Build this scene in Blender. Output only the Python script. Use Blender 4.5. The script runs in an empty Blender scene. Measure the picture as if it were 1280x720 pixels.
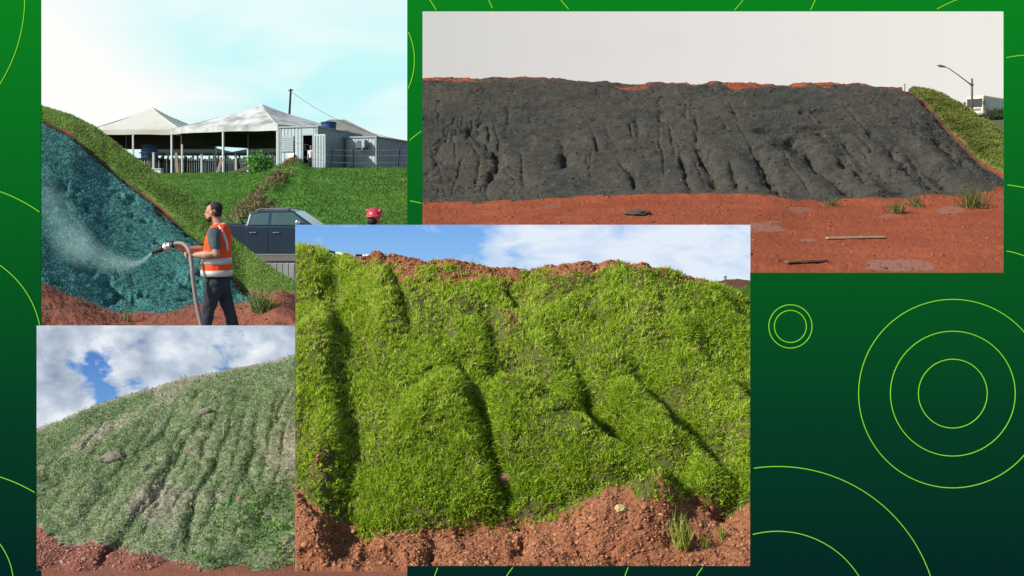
import bpy, bmesh, math, random
import numpy as np
from mathutils import Vector, Matrix
random.seed(7); RNG = np.random.default_rng(7)
S = bpy.context.scene
COL = S.collection
R = math.radians
F = 1370.0          # focal length of the camera in photo pixels
HY = 245.0          # row of the horizon
CZ = 2.95           # eye height above the ground sheet

def at(x, y, D):
    """point at distance D seen at photo position x, y"""
    return Vector(((x-640.0)*D/F, D, CZ-(y-HY)*D/F))

# ------------------------------------------------------------------ objects
def tag(o, label=None, cat=None, group=None, kind=None):
    if label: o['label'] = label
    if cat: o['category'] = cat
    if group: o['group'] = group
    if kind: o['kind'] = kind
    return o
def empty(name, loc=(0,0,0), rz=0.0):
    o = bpy.data.objects.new(name, None); COL.objects.link(o)
    o.location = loc; o.rotation_euler = (0,0,rz); o.empty_display_size = 0.2
    return o
def copy_tree(o, parent=None):
    c = o.copy(); COL.objects.link(c); c.parent = parent
    for ch in o.children: copy_tree(ch, c)
    return c

class MB:
    """collects shapes; build() links them as one mesh object"""
    def __init__(s): s.v=[]; s.f=[]
    def add(s, vs, fs):
        n=len(s.v); s.v += [tuple(v) for v in vs]; s.f += [tuple(i+n for i in f) for f in fs]; return s
    def box(s, a, b, m=None):
        x0,y0,z0=a; x1,y1,z1=b
        vs=[(x0,y0,z0),(x1,y0,z0),(x1,y1,z0),(x0,y1,z0),(x0,y0,z1),(x1,y0,z1),(x1,y1,z1),(x0,y1,z1)]
        if m is not None: vs=[m@Vector(v) for v in vs]
        return s.add(vs,[(0,3,2,1),(4,5,6,7),(0,1,5,4),(1,2,6,5),(2,3,7,6),(3,0,4,7)])
    def tube(s, pts, r, n=8, cap=True):
        pts=[Vector(p) for p in pts]; k=len(pts)
        rs = r if isinstance(r,(list,tuple)) else [r]*k
        vs=[]; prev=None
        for i,p in enumerate(pts):
            d=(pts[min(i+1,k-1)]-pts[max(i-1,0)]).normalized()
            if prev is None:
                a=Vector((0,0,1)) if abs(d.z)<0.9 else Vector((1,0,0))
                u=d.cross(a).normalized()
            else: u=(prev-d*prev.dot(d)).normalized()
            prev=u; w=d.cross(u)
            for j in range(n):
                t=2*math.pi*j/n; vs.append(p+(u*math.cos(t)+w*math.sin(t))*rs[i])
        fs=[(i*n+j, i*n+(j+1)%n, (i+1)*n+(j+1)%n, (i+1)*n+j) for i in range(k-1) for j in range(n)]
        if cap: fs += [tuple(range(n-1,-1,-1)), tuple((k-1)*n+j for j in range(n))]
        return s.add(vs,fs)
    def prism(s, poly, y0, y1, m=None):
        """polygon in x,z extruded along y"""
        n=len(poly); vs=[(x,y0,z) for x,z in poly]+[(x,y1,z) for x,z in poly]
        if m is not None: vs=[m@Vector(v) for v in vs]
        fs=[tuple(range(n)), tuple(range(2*n-1,n-1,-1))]+[(i,i+n,(i+1)%n+n,(i+1)%n) for i in range(n)]
        return s.add(vs,fs)
    def lathe(s, prof, n=16, m=None):
        vs=[]; k=len(prof)
        for r,z in prof:
            for j in range(n):
                t=2*math.pi*j/n; vs.append(Vector((r*math.cos(t), r*math.sin(t), z)))
        if m is not None: vs=[m@v for v in vs]
        fs=[(i*n+j, i*n+(j+1)%n, (i+1)*n+(j+1)%n, (i+1)*n+j) for i in range(k-1) for j in range(n)]
        fs += [tuple(range(n-1,-1,-1)), tuple((k-1)*n+j for j in range(n))]
        return s.add(vs,fs)
    def rings(s, rings):
        """loft of closed rings given as point lists"""
        n=len(rings[0]); k=len(rings); vs=[p for r in rings for p in r]
        fs=[(i*n+j, i*n+(j+1)%n, (i+1)*n+(j+1)%n, (i+1)*n+j) for i in range(k-1) for j in range(n)]
        fs += [tuple(range(n-1,-1,-1)), tuple((k-1)*n+j for j in range(n))]
        return s.add(vs,fs)
    def build(s, name, mat, parent=None, smooth=False, bevel=0, sub=0, loc=None):
        me=bpy.data.meshes.new(name); me.from_pydata(s.v,[],s.f)
        bm=bmesh.new(); bm.from_mesh(me); bmesh.ops.recalc_face_normals(bm, faces=bm.faces); bm.to_mesh(me); bm.free()
        me.materials.append(mat); o=bpy.data.objects.new(name,me); COL.objects.link(o)
        if smooth:
            for p in me.polygons: p.use_smooth=True
        if bevel:
            b=o.modifiers.new('bevel','BEVEL'); b.width=bevel; b.segments=2; b.limit_method='ANGLE'
        if sub:
            b=o.modifiers.new('subdivision','SUBSURF'); b.levels=sub; b.render_levels=sub
        if parent: o.parent=parent
        if loc is not None: o.location=loc
        return o

def big_mesh(name, V, quads=None, tris=None, mat=None, attrs=None, smooth=True):
    """fast mesh from numpy arrays"""
    me=bpy.data.meshes.new(name); V=np.ascontiguousarray(V,np.float32)
    me.vertices.add(len(V)); me.vertices.foreach_set('co',V.ravel())
    loops=[]; starts=[]; n=0
    if quads is not None and len(quads):
        loops.append(quads.ravel()); starts.append(np.arange(len(quads))*4); n=quads.size
    if tris is not None and len(tris):
        loops.append(tris.ravel()); starts.append(n+np.arange(len(tris))*3)
    L=np.concatenate(loops).astype(np.int32); St=np.concatenate(starts).astype(np.int32)
    me.loops.add(len(L)); me.loops.foreach_set('vertex_index',L)
    me.polygons.add(len(St)); me.polygons.foreach_set('loop_start',St)
    if smooth: me.polygons.foreach_set('use_smooth',np.ones(len(St),bool))
    me.update(calc_edges=True); me.validate()
    for k,a in (attrs or {}).items():
        at_=me.attributes.new(k,'FLOAT','POINT'); at_.data.foreach_set('value',np.ascontiguousarray(a,np.float32).ravel())
    if mat: me.materials.append(mat)
    o=bpy.data.objects.new(name,me); COL.objects.link(o); return o

# ------------------------------------------------------------------ noise
_PERM=np.random.default_rng(3).permutation(4096).astype(np.int64)
def _h(i,j,k): return _PERM[(_PERM[(_PERM[i&4095]+j)&4095]+k)&4095]/4095.0
def vnoise(P):
    I=np.floor(P).astype(np.int64); f=P-I; f=f*f*f*(f*(f*6-15)+10)
    r=0
    for a in (0,1):
        wa=f[...,0] if a else 1-f[...,0]
        for b in (0,1):
            wb=f[...,1] if b else 1-f[...,1]
            for c in (0,1):
                wc=f[...,2] if c else 1-f[...,2]
                r=r+wa*wb*wc*_h(I[...,0]+a,I[...,1]+b,I[...,2]+c)
    return r*2-1
def fbm(P, sc=1.0, octv=4, gain=0.5, off=0.0):
    P=np.asarray(P,float)*sc+off+17.3; r=0; a=1; t=0
    for i in range(octv):
        r=r+a*vnoise(P*(2.03**i)+i*31.7); t+=a; a*=gain
    return r/t
def sstep(a,b,x):
    t=np.clip((x-a)/(b-a),0,1); return t*t*(3-2*t)
def seg_dist(px,py,line):
    """distance to a polyline, signed side, fraction along it"""
    best=np.full(px.shape,1e9); side=np.zeros(px.shape); tt=np.zeros(px.shape)
    n=len(line)-1
    for i in range(n):
        (x0,y0),(x1,y1)=line[i][:2],line[i+1][:2]
        dx,dy=x1-x0,y1-y0; L2=dx*dx+dy*dy
        t=np.clip(((px-x0)*dx+(py-y0)*dy)/L2,0,1)
        ex,ey=px-(x0+t*dx),py-(y0+t*dy); d=np.hypot(ex,ey)
        m=d<best
        best=np.where(m,d,best); side=np.where(m,np.sign(dx*ey-dy*ex),side); tt=np.where(m,(i+t)/n,tt)
    return best,side,tt

# ------------------------------------------------------------------ terrain
class Terrain: pass
def terrain(name, x0, x1, nu, rows, nvs, disp, masks, mat, smoothv=3, skirt=None, moved=False):
    px=np.linspace(x0,x1,nu)
    Ys=[];Ds=[]
    for r in rows:
        r=np.array(r,float)
        Ys.append(np.interp(px,r[:,0],r[:,1])); Ds.append(np.interp(px,r[:,0],r[:,2]))
    Zs=[CZ-(y-HY)*d/F for y,d in zip(Ys,Ds)]
    Dg=[];Zg=[]
    for i,n in enumerate(nvs):
        t=np.linspace(0,1,n,endpoint=(i==len(nvs)-1))[:,None]
        Dg.append(Ds[i]*(1-t)+Ds[i+1]*t); Zg.append(Zs[i]*(1-t)+Zs[i+1]*t)
    Dg=np.concatenate(Dg); Zg=np.concatenate(Zg)
    for _ in range(smoothv):
        for G in (Dg,Zg):
            G[1:-1]=(G[:-2]+2*G[1:-1]+G[2:])/4
            G[:,1:-1]=(G[:,:-2]+2*G[:,1:-1]+G[:,2:])/4
    PX=np.broadcast_to(px,Dg.shape)
    P=np.stack([(PX-640)*Dg/F,Dg,Zg],-1)
    def normals(P):
        du=np.gradient(P,axis=1); dv=np.gradient(P,axis=0); n=np.cross(du,dv)
        return n/np.maximum(np.linalg.norm(n,axis=-1,keepdims=True),1e-9)
    N=normals(P)
    PY=HY+(CZ-Zg)*F/Dg
    d=disp(PX,PY,P)
    P=P+N*d[...,None]
    # keep the two cut sides plane
    P[...,0]=(PX-640)*P[...,1]/F
    T=Terrain(); T.P=P; T.N=normals(P); T.px=PX; T.py=PY; T.nu=nu; T.nv=Dg.shape[0]
    PM=HY+(CZ-P[...,2])*F/P[...,1] if moved else PY
    T.m={k:f(PX,PM,P) for k,f in masks.items()}
    nv=T.nv; idx=np.arange(nv*nu).reshape(nv,nu)
    q=np.stack([idx[:-1,:-1],idx[:-1,1:],idx[1:,1:],idx[1:,:-1]],-1).reshape(-1,4)
    V=P.reshape(-1,3)
    at_={k:v.ravel() for k,v in T.m.items()}
    if skirt is not None:
        ring=np.concatenate([idx[0,:],idx[1:,-1],idx[-1,-2::-1],idx[-2:0:-1,0]])
        B=V[ring].copy(); B[:,2]=np.minimum(skirt,B[:,2]-0.02); n0=len(V); m=len(ring); k=np.arange(m)
        V=np.concatenate([V,B])
        q=np.concatenate([q,np.stack([ring,n0+k,n0+(k+1)%m,ring[(k+1)%m]],-1)])
        at_={kk:np.concatenate([a,np.zeros(m)]) for kk,a in at_.items()}
    T.o=big_mesh(name,V,q,None,mat,at_)
    return T
def sample(T, n, dens, rng=RNG, vr=(0,1)):
    """n random surface points, thinned by the density map"""
    A=np.linalg.norm(np.cross(T.P[1:,:-1]-T.P[:-1,:-1],T.P[:-1,1:]-T.P[:-1,:-1]),axis=-1)*dens[:-1,:-1]
    lo,hi=int(vr[0]*(T.nv-1)),int(vr[1]*(T.nv-1)); A[:lo]=0; A[hi:]=0
    p=A.ravel()/A.sum(); c=rng.choice(p.size,n,p=p); i,j=c//(T.nu-1),c%(T.nu-1)
    a,b=rng.random(n)[:,None],rng.random(n)[:,None]
    g=lambda G:(G[i,j]*(1-a)*(1-b)+G[i+1,j]*a*(1-b)+G[i,j+1]*(1-a)*b+G[i+1,j+1]*a*b)
    pos=g(T.P); nr=g(T.N); nr/=np.linalg.norm(nr,axis=1,keepdims=True)
    return pos,nr,(i,j)
def unit(a): return a/np.maximum(np.linalg.norm(a,axis=-1,keepdims=True),1e-9)
def project(P): return 640+P[:,0]*F/P[:,1], HY+(CZ-P[:,2])*F/P[:,1]
def blades(name, P, N, L, W, mat, tint, lean=0.5, bend=0.45, up=0.5, rng=RNG, clip=None):
    n=len(P); d=unit(N*(1-up)+np.array([0,0,1.])*up+rng.normal(0,lean,(n,3)))
    h=rng.normal(0,1,(n,3)); h[:,2]-=0.6; h=unit(h)
    side=unit(np.cross(d,rng.normal(0,1,(n,3))))
    L=np.broadcast_to(L,(n,))[:,None]; W=np.broadcast_to(W,(n,))[:,None]
    mid=P+d*L*0.55; tip=mid+unit(d+h*bend*1.6)*L*0.5
    V=np.stack([P-side*W*.5-d*.01,P+side*W*.5-d*.01,mid-side*W*.42,mid+side*W*.42,tip],1)
    if clip is not None:
        x,_=project(V.reshape(-1,3)); x=x.reshape(n,5); k=(x.min(1)>clip[0])&(x.max(1)<clip[1])
        V=V[k]; tint=tint[k]; n=len(V)
    b=np.arange(n)[:,None]*5
    q=b+np.array([[0,1,3,2]]); t=b+np.array([[2,3,4]])
    return big_mesh(name,V.reshape(-1,3),q,t,mat,{'tint':np.repeat(tint,5)})
def leaves(name, P, N, L, mat, tint, per=6, spread=0.6, rng=RNG, clip=None, hgt=0.6):
    """little plants of several oval leaves each"""
    n=len(P); P=np.repeat(P,per,0); N=np.repeat(N,per,0); Lr=np.repeat(L,per)*rng.uniform(.6,1.2,n*per); tint=np.clip(np.repeat(tint,per)+rng.normal(0,.12,n*per),0,1)
    r=rng.normal(0,1,P.shape); d=unit(N*0.35+unit(r)*1.0)
    base=P+N*(Lr*rng.uniform(0.1,hgt*2.2,n*per))[:,None]+r*(Lr*spread)[:,None]*.6
    side=unit(np.cross(d,N+rng.normal(0,.35,P.shape)))
    Lr=Lr[:,None]; nn=np.cross(side,d)
    V=np.stack([base,base+d*Lr*.5-side*Lr*.34+nn*Lr*.08,base+d*Lr,base+d*Lr*.5+side*Lr*.34+nn*Lr*.08],1)
    if clip is not None:
        x,_=project(V.reshape(-1,3)); x=x.reshape(-1,4); k=(x.min(1)>clip[0])&(x.max(1)<clip[1]); V=V[k]; tint=tint[k]
    b=np.arange(len(V))[:,None]*4
    return big_mesh(name,V.reshape(-1,3),b+np.array([[0,1,2,3]]),None,mat,{'tint':np.repeat(tint,4)},smooth=False)
_ICO=None
def clods(name, P, sz, mat, tint, rng=RNG, clip=None, squash=0.7):
    """small lumps of earth or stone"""
    global _ICO
    if _ICO is None:
        bm=bmesh.new(); bmesh.ops.create_icosphere(bm,subdivisions=1,radius=1.0)
        _ICO=(np.array([v.co[:] for v in bm.verts]),np.array([[v.index for v in f.verts] for f in bm.faces])); bm.free()
    v,f=_ICO; n=len(P)
    if clip is not None:
        x,_=project(P); k=(x>clip[0])&(x<clip[1]); P=P[k]; sz=sz[k]; tint=tint[k]; n=len(P)
    jit=rng.uniform(.65,1.25,(n,len(v),1)); sc=rng.uniform(.6,1.2,(n,1,3))*np.array([1,1,squash])
    a=rng.uniform(0,6.28,n); c,s=np.cos(a)[:,None],np.sin(a)[:,None]
    w=v[None]*jit*sc; w=np.stack([w[...,0]*c-w[...,1]*s,w[...,0]*s+w[...,1]*c,w[...,2]],-1)
    V=P[:,None]+w*sz[:,None,None]
    t=f[None]+(np.arange(n)*len(v))[:,None,None]
    return big_mesh(name,V.reshape(-1,3),None,t.reshape(-1,3),mat,{'tint':np.repeat(tint,len(v))},smooth=False)

# ------------------------------------------------------------------ materials
def lin(c):
    return tuple((x/255/12.92 if x/255<=.04045 else ((x/255+.055)/1.055)**2.4) for x in c)+(1.0,)
class NT:
    def __init__(s,name):
        s.m=bpy.data.materials.new(name); s.m.use_nodes=True; s.t=s.m.node_tree; s.t.nodes.clear()
        s.out=s.n('ShaderNodeOutputMaterial')
    def n(s,t,**k):
        o=s.t.nodes.new(t)
        for a,b in k.items():
            if a.startswith('_'): setattr(o,a[1:],b)
        return o
    def l(s,a,b): s.t.links.new(a,b)
    def val(s,node,k,v):
        if hasattr(v,'is_output') or isinstance(v,bpy.types.NodeSocket): s.l(v,node.inputs[k])
        else: node.inputs[k].default_value=v
    def pos(s): 
        return s.n('ShaderNodeTexCoord').outputs['Object']
    def scale(s,vec,sc):
        m=s.n('ShaderNodeVectorMath',_operation='MULTIPLY'); s.val(m,0,vec); m.inputs[1].default_value=sc; return m.outputs[0]
    def noise(s,vec,sc,det=5,rough=.55,dist=0.0):
        o=s.n('ShaderNodeTexNoise'); s.l(vec,o.inputs['Vector']); o.inputs['Scale'].default_value=sc; o.inputs['Detail'].default_value=det; o.inputs['Roughness'].default_value=rough; o.inputs['Distortion'].default_value=dist
        return o.outputs['Fac']
    def ramp(s,fac,stops):
        o=s.n('ShaderNodeValToRGB'); s.l(fac,o.inputs[0]); e=o.color_ramp.elements
        while len(e)<len(stops): e.new(.5)
        for q,(p,c) in zip(e,stops): q.position=p; q.color=c if len(c)==4 else tuple(c)+(1,)
        return o.outputs[0]
    def mix(s,f,a,b):
        o=s.n('ShaderNodeMix',_data_type='RGBA'); s.val(o,0,f)
        s.val(o,6,a); s.val(o,7,b); return o.outputs[2]
    def math(s,op,a,b=0.0,c=None):
        o=s.n('ShaderNodeMath',_operation=op); s.val(o,0,a); s.val(o,1,b)
        if c is not None: s.val(o,2,c)
        return o.outputs[0]
    def attr(s,k): return s.n('ShaderNodeAttribute',_attribute_name=k).outputs['Fac']
    def bump(s,h,strength=.5,dist=.02):
        o=s.n('ShaderNodeBump'); s.l(h,o.inputs['Height']); o.inputs['Strength'].default_value=strength; o.inputs['Distance'].default_value=dist; return o.outputs[0]
    def bsdf(s,col,rough=.8,spec=.2,metal=0.0,normal=None,**k):
        o=s.n('ShaderNodeBsdfPrincipled'); s.val(o,'Base Color',col); s.val(o,'Roughness',rough); s.val(o,'Metallic',metal)
        o.inputs['Specular IOR Level'].default_value=spec
        if normal is not None: s.l(normal,o.inputs['Normal'])
        for a,b in k.items(): s.val(o,a,b)
        return o.outputs[0]
    def done(s,sh,vol=False):
        s.l(sh,s.out.inputs['Volume' if vol else 'Surface']); return s.m
def paint(name,c,rough=.6,spec=.3,metal=0.0,var=.18,sc=6.0,bump=0.0,dirt=None):
    t=NT(name); p=t.pos(); c=c if len(c)==4 else tuple(c)+(1,)
    n=t.noise(p,sc,5,.6)
    col=t.mix(n,tuple(x*(1-var) for x in c[:3])+(1,),tuple(min(1,x*(1+var)) for x in c[:3])+(1,))
    if dirt:
        k=t.ramp(t.noise(p,sc*.35,6,.65),[(.45,(0,0,0)),(.7,(1,1,1))]); col=t.mix(k,col,tuple(dirt)+(1,))
    nm=t.bump(t.noise(p,sc*6,4,.6),.4,bump) if bump else None
    return t.done(t.bsdf(col,rough,spec,metal,nm))
def soil(name, a, b, c, sc=1.0, bump=.03, cover=None, extra=None, rough=.95, cname='cover', wet=None, dark=None):
    """earth of three tints, with an optional cover material chosen by a mesh attribute"""
    t=NT(name); p=t.pos()
    n1=t.noise(p,1.3*sc,8,.65,.3); n2=t.noise(p,14*sc,6,.7)
    col=t.mix(t.ramp(n1,[(.32,(0,0,0)),(.68,(1,1,1))]),tuple(a)+(1,),tuple(b)+(1,))
    col=t.mix(t.ramp(n2,[(.45,(0,0,0)),(.8,(.8,.8,.8))]),col,tuple(c)+(1,))
    h=t.math('ADD',t.noise(p,9*sc,8,.75),t.math('MULTIPLY',t.noise(p,45*sc,4,.7),.5))
    ro=rough
    if cover:
        ca,cb,csc=cover[:3]; m1=t.noise(p,csc,8,.72,.2); m2=t.noise(p,csc*7,5,.7)
        cc=t.mix(t.ramp(m1,[(.3,(0,0,0)),(.7,(1,1,1))]),tuple(ca)+(1,),tuple(cb)+(1,))
        if len(cover)>3: cc=t.mix(t.ramp(m2,[(.52,(0,0,0)),(.78,(.7,.7,.7))]),cc,tuple(cover[3])+(1,))
        f=t.math('ADD',t.attr(cname),t.math('MULTIPLY',t.math('SUBTRACT',m2,.5),.9))
        f=t.ramp(f,[(.38,(0,0,0)),(.56,(1,1,1))]); col=t.mix(f,col,cc)
    if extra:
        for (k,ec) in extra:
            f=t.math('ADD',t.attr(k),t.math('MULTIPLY',t.math('SUBTRACT',n2,.5),.8)); f=t.ramp(f,[(.35,(0,0,0)),(.6,(1,1,1))])
            col=t.mix(f,col,tuple(ec)+(1,))
    if wet:
        f=t.ramp(t.math('ADD',t.attr(wet[0]),t.math('MULTIPLY',t.math('SUBTRACT',n1,.5),.9)),[(.42,(0,0,0)),(.55,(1,1,1))])
        col=t.mix(f,col,tuple(wet[1])+(1,)); ro=t.math('SUBTRACT',rough,t.math('MULTIPLY',f,.6))
    return t.done(t.bsdf(col,ro,.15,0.0,t.bump(h,.75,bump)))
def foliage(name, dark, light, dry=None, trans=.35, rough=.55):
    t=NT(name); a=t.attr('tint')
    st=[(0.0,tuple(dark)+(1,)),(.75,tuple(light)+(1,))]
    if dry: st+= [(.9,tuple(light)+(1,)),(1.0,tuple(dry)+(1,))]
    col=t.ramp(a,st)
    b=t.bsdf(col,rough,.25); tr=t.n('ShaderNodeBsdfTranslucent'); t.l(col,tr.inputs[0])
    m=t.n('ShaderNodeMixShader'); m.inputs[0].default_value=trans; t.l(b,m.inputs[1]); t.l(tr.outputs[0],m.inputs[2])
    return t.done(m.outputs[0])
def tinted(name,a,b,rough=.95):
    t=NT(name); c=t.mix(t.attr('tint'),tuple(a)+(1,),tuple(b)+(1,)); n=t.noise(t.pos(),40,3,.7)
    return t.done(t.bsdf(c,rough,.15,0.0,t.bump(n,.5,.01)))
# ================================================================== render, light, camera
S.render.engine='CYCLES'
S.render.resolution_x=1024; S.render.resolution_y=576
S.view_settings.view_transform='Standard'; S.view_settings.look='None'; S.view_settings.gamma=1; S.view_settings.use_curve_mapping=False
S.view_settings.exposure=0.25
S.cycles.max_bounces=6; S.cycles.volume_bounces=1; S.cycles.transparent_max_bounces=8
cam=bpy.data.cameras.new('camera'); co=bpy.data.objects.new('camera',cam); COL.objects.link(co)
co.location=(0,0,CZ); co.rotation_euler=(R(90),0,0)
cam.sensor_width=36; cam.lens=36*F/1280; cam.shift_y=-(360-HY)/1280; cam.clip_end=5000; cam.clip_start=.05
S.camera=co
AZ,EL=R(60),R(33)
sv=Vector((-math.sin(AZ)*math.cos(EL),-math.cos(AZ)*math.cos(EL),math.sin(EL)))
sun=bpy.data.lights.new('sun','SUN'); so=bpy.data.objects.new('sun',sun); COL.objects.link(so)
sun.energy=5.0; sun.angle=R(.6); sun.color=(1,.95,.86); so.rotation_euler=(-sv).to_track_quat('-Z','Y').to_euler(); so.location=(-20,-15,20)
w=bpy.data.worlds.new('World'); S.world=w; w.use_nodes=True; wt=w.node_tree; bg=wt.nodes['Background']
sk=wt.nodes.new('ShaderNodeTexSky'); sk.sky_type='NISHITA'; sk.sun_disc=False; sk.sun_elevation=EL; sk.sun_rotation=math.atan2(sv.x,sv.y)
wt.links.new(sk.outputs[0],bg.inputs[0]); bg.inputs[1].default_value=.11

# ================================================================== ground sheet
m_ground=soil('red_earth',(.20,.075,.045),(.27,.11,.07),(.16,.06,.04),.6,.03)
g=big_mesh('ground',np.array([[-2500,-2500,0],[2500,-2500,0],[2500,2500,0],[-2500,2500,0]],float),np.array([[0,1,2,3]]),None,m_ground,None,False)
tag(g,kind='structure')

# ================================================================== green display wall with one stepped opening
WD=5.0; PXM=WD/F
RECT=[(51,-8,509,728),(528,14,1255,341),(369,281,938,708),(45,407,369,714)]
WX=(-70,1350); WY=(-40,HY+CZ/PXM)
def wall_mesh():
    xs=sorted({WX[0],WX[1]}|{r[0] for r in RECT}|{r[2] for r in RECT}); ys=sorted({WY[0],WY[1]}|{r[1] for r in RECT}|{r[3] for r in RECT})
    bm=bmesh.new(); vs={}
    def V(x,y):
        if (x,y) not in vs: vs[(x,y)]=bm.verts.new(at(x,y,WD))
        return vs[(x,y)]
    for x0,x1 in zip(xs,xs[1:]):
        for y0,y1 in zip(ys,ys[1:]):
            cx,cy=(x0+x1)/2,(y0+y1)/2
            if any(r[0]<cx<r[2] and r[1]<cy<r[3] for r in RECT): continue
            bm.faces.new((V(x0,y1),V(x1,y1),V(x1,y0),V(x0,y0)))
    ge=bmesh.ops.extrude_face_region(bm,geom=bm.faces[:])
    for e in ge['geom']:
        if isinstance(e,bmesh.types.BMVert): e.co.y+=.006
    bmesh.ops.recalc_face_normals(bm,faces=bm.faces)
    me=bpy.data.meshes.new('green_wall'); bm.to_mesh(me); bm.free(); return me
t=NT('printed_green'); sx=t.n('ShaderNodeSeparateXYZ'); t.l(t.pos(),sx.inputs[0])
zt,zb=at(0,0,WD).z,at(0,720,WD).z
mr=t.n('ShaderNodeMapRange'); t.l(sx.outputs[2],mr.inputs[0]); mr.inputs[1].default_value=zb; mr.inputs[2].default_value=zt
WK=.76
def wc(c): return tuple(x*WK for x in lin(c)[:3])+(1,)
col=t.ramp(mr.outputs[0],[(0,wc((5,44,40))),(.28,wc((7,66,40))),(.52,wc((9,92,37))),(.8,wc((12,120,36))),(1,wc((13,137,37)))])
m_wall=t.done(t.bsdf(col,.9,.0))
WALL=bpy.data.objects.new('green_wall',wall_mesh()); COL.objects.link(WALL); WALL.data.materials.append(m_wall)
tag(WALL,'tall green panel fading to dark teal with thin lime circles, framing all the slopes','wall')
m_ring=paint('lime_print',(.22,.66,.03),.9,.0,0,.03)
def ring(cx,cy,r,a0=0,a1=360,w=.95):
    n=max(12,int((a1-a0)/3)); V=[];Q=[]
    full=(a1-a0)>=360
    for i in range(n if full else n+1):
        a=R(a0+(a1-a0)*i/n)
        for dy,rr in ((-.0012,r-w/2),(-.0012,r+w/2),(.001,r+w/2),(.001,r-w/2)):
            p=at(cx+rr*math.cos(a),cy-rr*math.sin(a),WD); p.y+=dy; V.append(p)
    m=n if full else n+1
    for i in range(n):
        j=(i+1)%m
        for k in range(4): Q.append((i*4+k,i*4+(k+1)%4,j*4+(k+1)%4,j*4+k))
    mb=MB(); mb.add(V,Q); return mb.build('ring',m_ring,WALL)
def blocked(x,y): return any(r[0]-1<x<r[2]+1 and r[1]-1<y<r[3]+1 for r in RECT) or x<WX[0]+3 or x>WX[1]-3 or y<WY[0]+3 or y>1000
def arcs(cx,cy,r,lo=0,hi=360):
    """the parts of a circle that lie on the panel and not over the opening"""
    run=None; st=1.0 if r>60 else 2.0; a=lo; spans=[]
    while a<=hi:
        x,y=cx+r*math.cos(R(a)),cy-r*math.sin(R(a))
        if not blocked(x,y):
            if run is None: run=a
        elif run is not None:
            if a-st>run: spans.append((run,a-st))
            run=None
        a+=st*.25
    if run is not None: spans.append((run,hi))
    for s0,s1 in spans: ring(cx,cy,r,s0,s1)
for c in ((988,408,27),(988,408,20),(1191,492,78),(1191,492,43)): ring(*c)
for c in ((1191,492,117.8),(972,784.6,201.6),(972,784,120),(-169,-2,200,270,360),(-67,430,119,0,90),(-67,430,202,0,90),(-60,789,202,0,90),(-68,731,85,0,90),(433,75,85)): arcs(*c)
for c in ((734,785,201.6,95,180),(734,785,120,95,180),(640,320,193,100,170),(480,430,182,50,90),(815,-85,221,180,360),(815,-85,142,180,360),
          (1270,192,206,90,140),(1285,188,119,60,120),(1238,430,200,55,88),(1238,430,118,55,88),(415,85,149,0,60),(965,372,39,110,160)): arcs(*c)

# ================================================================== skies
def sky_panel(name,corners,mat):
    mb=MB(); n=0
    mb.add(corners,[(0,1,2,3)]); o=mb.build(name,mat); tag(o,kind='structure'); return o
def panel(x0,y0,x1,y1,D,th=.02):
    a,b,c,d=at(x0,y1,D),at(x1,y1,D),at(x1,y0,D),at(x0,y0,D); mb=MB()
    e=[Vector((v.x,v.y+th,v.z)) for v in (a,b,c,d)]
    mb.add([a,b,c,d]+e,[(0,1,2,3),(7,6,5,4),(0,4,5,1),(1,5,6,2),(2,6,7,3),(3,7,4,0)]); return mb
def sky_mat(name,D,build):
    t=NT(name); p=t.pos(); s=t.n('ShaderNodeSeparateXYZ'); t.l(p,s.inputs[0])
    # pos in units of the panel's own width
    X=t.math('MULTIPLY_ADD',s.outputs[0],F/D,640.0); Z=t.math('MULTIPLY_ADD',s.outputs[2],-F/D,HY+CZ*F/D)
    col=build(t,X,Z,t.scale(p,(F/D/100,0,F/D/100)))
    e=t.n('ShaderNodeEmission'); t.l(col,e.inputs[0]); e.inputs[1].default_value=.842
    return t.done(e.outputs[0])
def sk1(t,X,Z,p):
    w=t.math('MULTIPLY',t.math('SUBTRACT',t.noise(p,.55,4,.5,.4),.5),120)
    right=t.math('ADD',X,w)
    base=t.ramp(t.math('DIVIDE',Z,260),[(0,lin((226,250,252))),(.25,lin((205,250,250))),(.5,lin((192,248,250))),(.8,lin((214,250,250)))])
    n=t.noise(t.scale(p,(.6,1,1.6)),.9,5,.5,.5)
    base=t.mix(t.ramp(n,[(.45,(0,0,0)),(.72,(1,1,1))]),base,lin((236,253,253)))
    f=t.ramp(t.math('ADD',t.math('DIVIDE',right,600),t.math('DIVIDE',t.math('ABSOLUTE',t.math('SUBTRACT',Z,125)),420)),[(.33,(1,1,1)),(.56,(0,0,0))])
    return t.mix(f,base,lin((255,254,252)))
def sk2(t,X,Z,p):
    b=t.ramp(t.math('DIVIDE',t.math('SUBTRACT',X,528),727),[(0,lin((213,211,208))),(.45,lin((228,225,221))),(1,lin((240,237,230)))])
    n=t.noise(p,1.3,4,.5,.3)
    return t.mix(t.ramp(n,[(.58,(0,0,0)),(.9,(.35,.35,.35))]),b,lin((205,203,200)))
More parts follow.
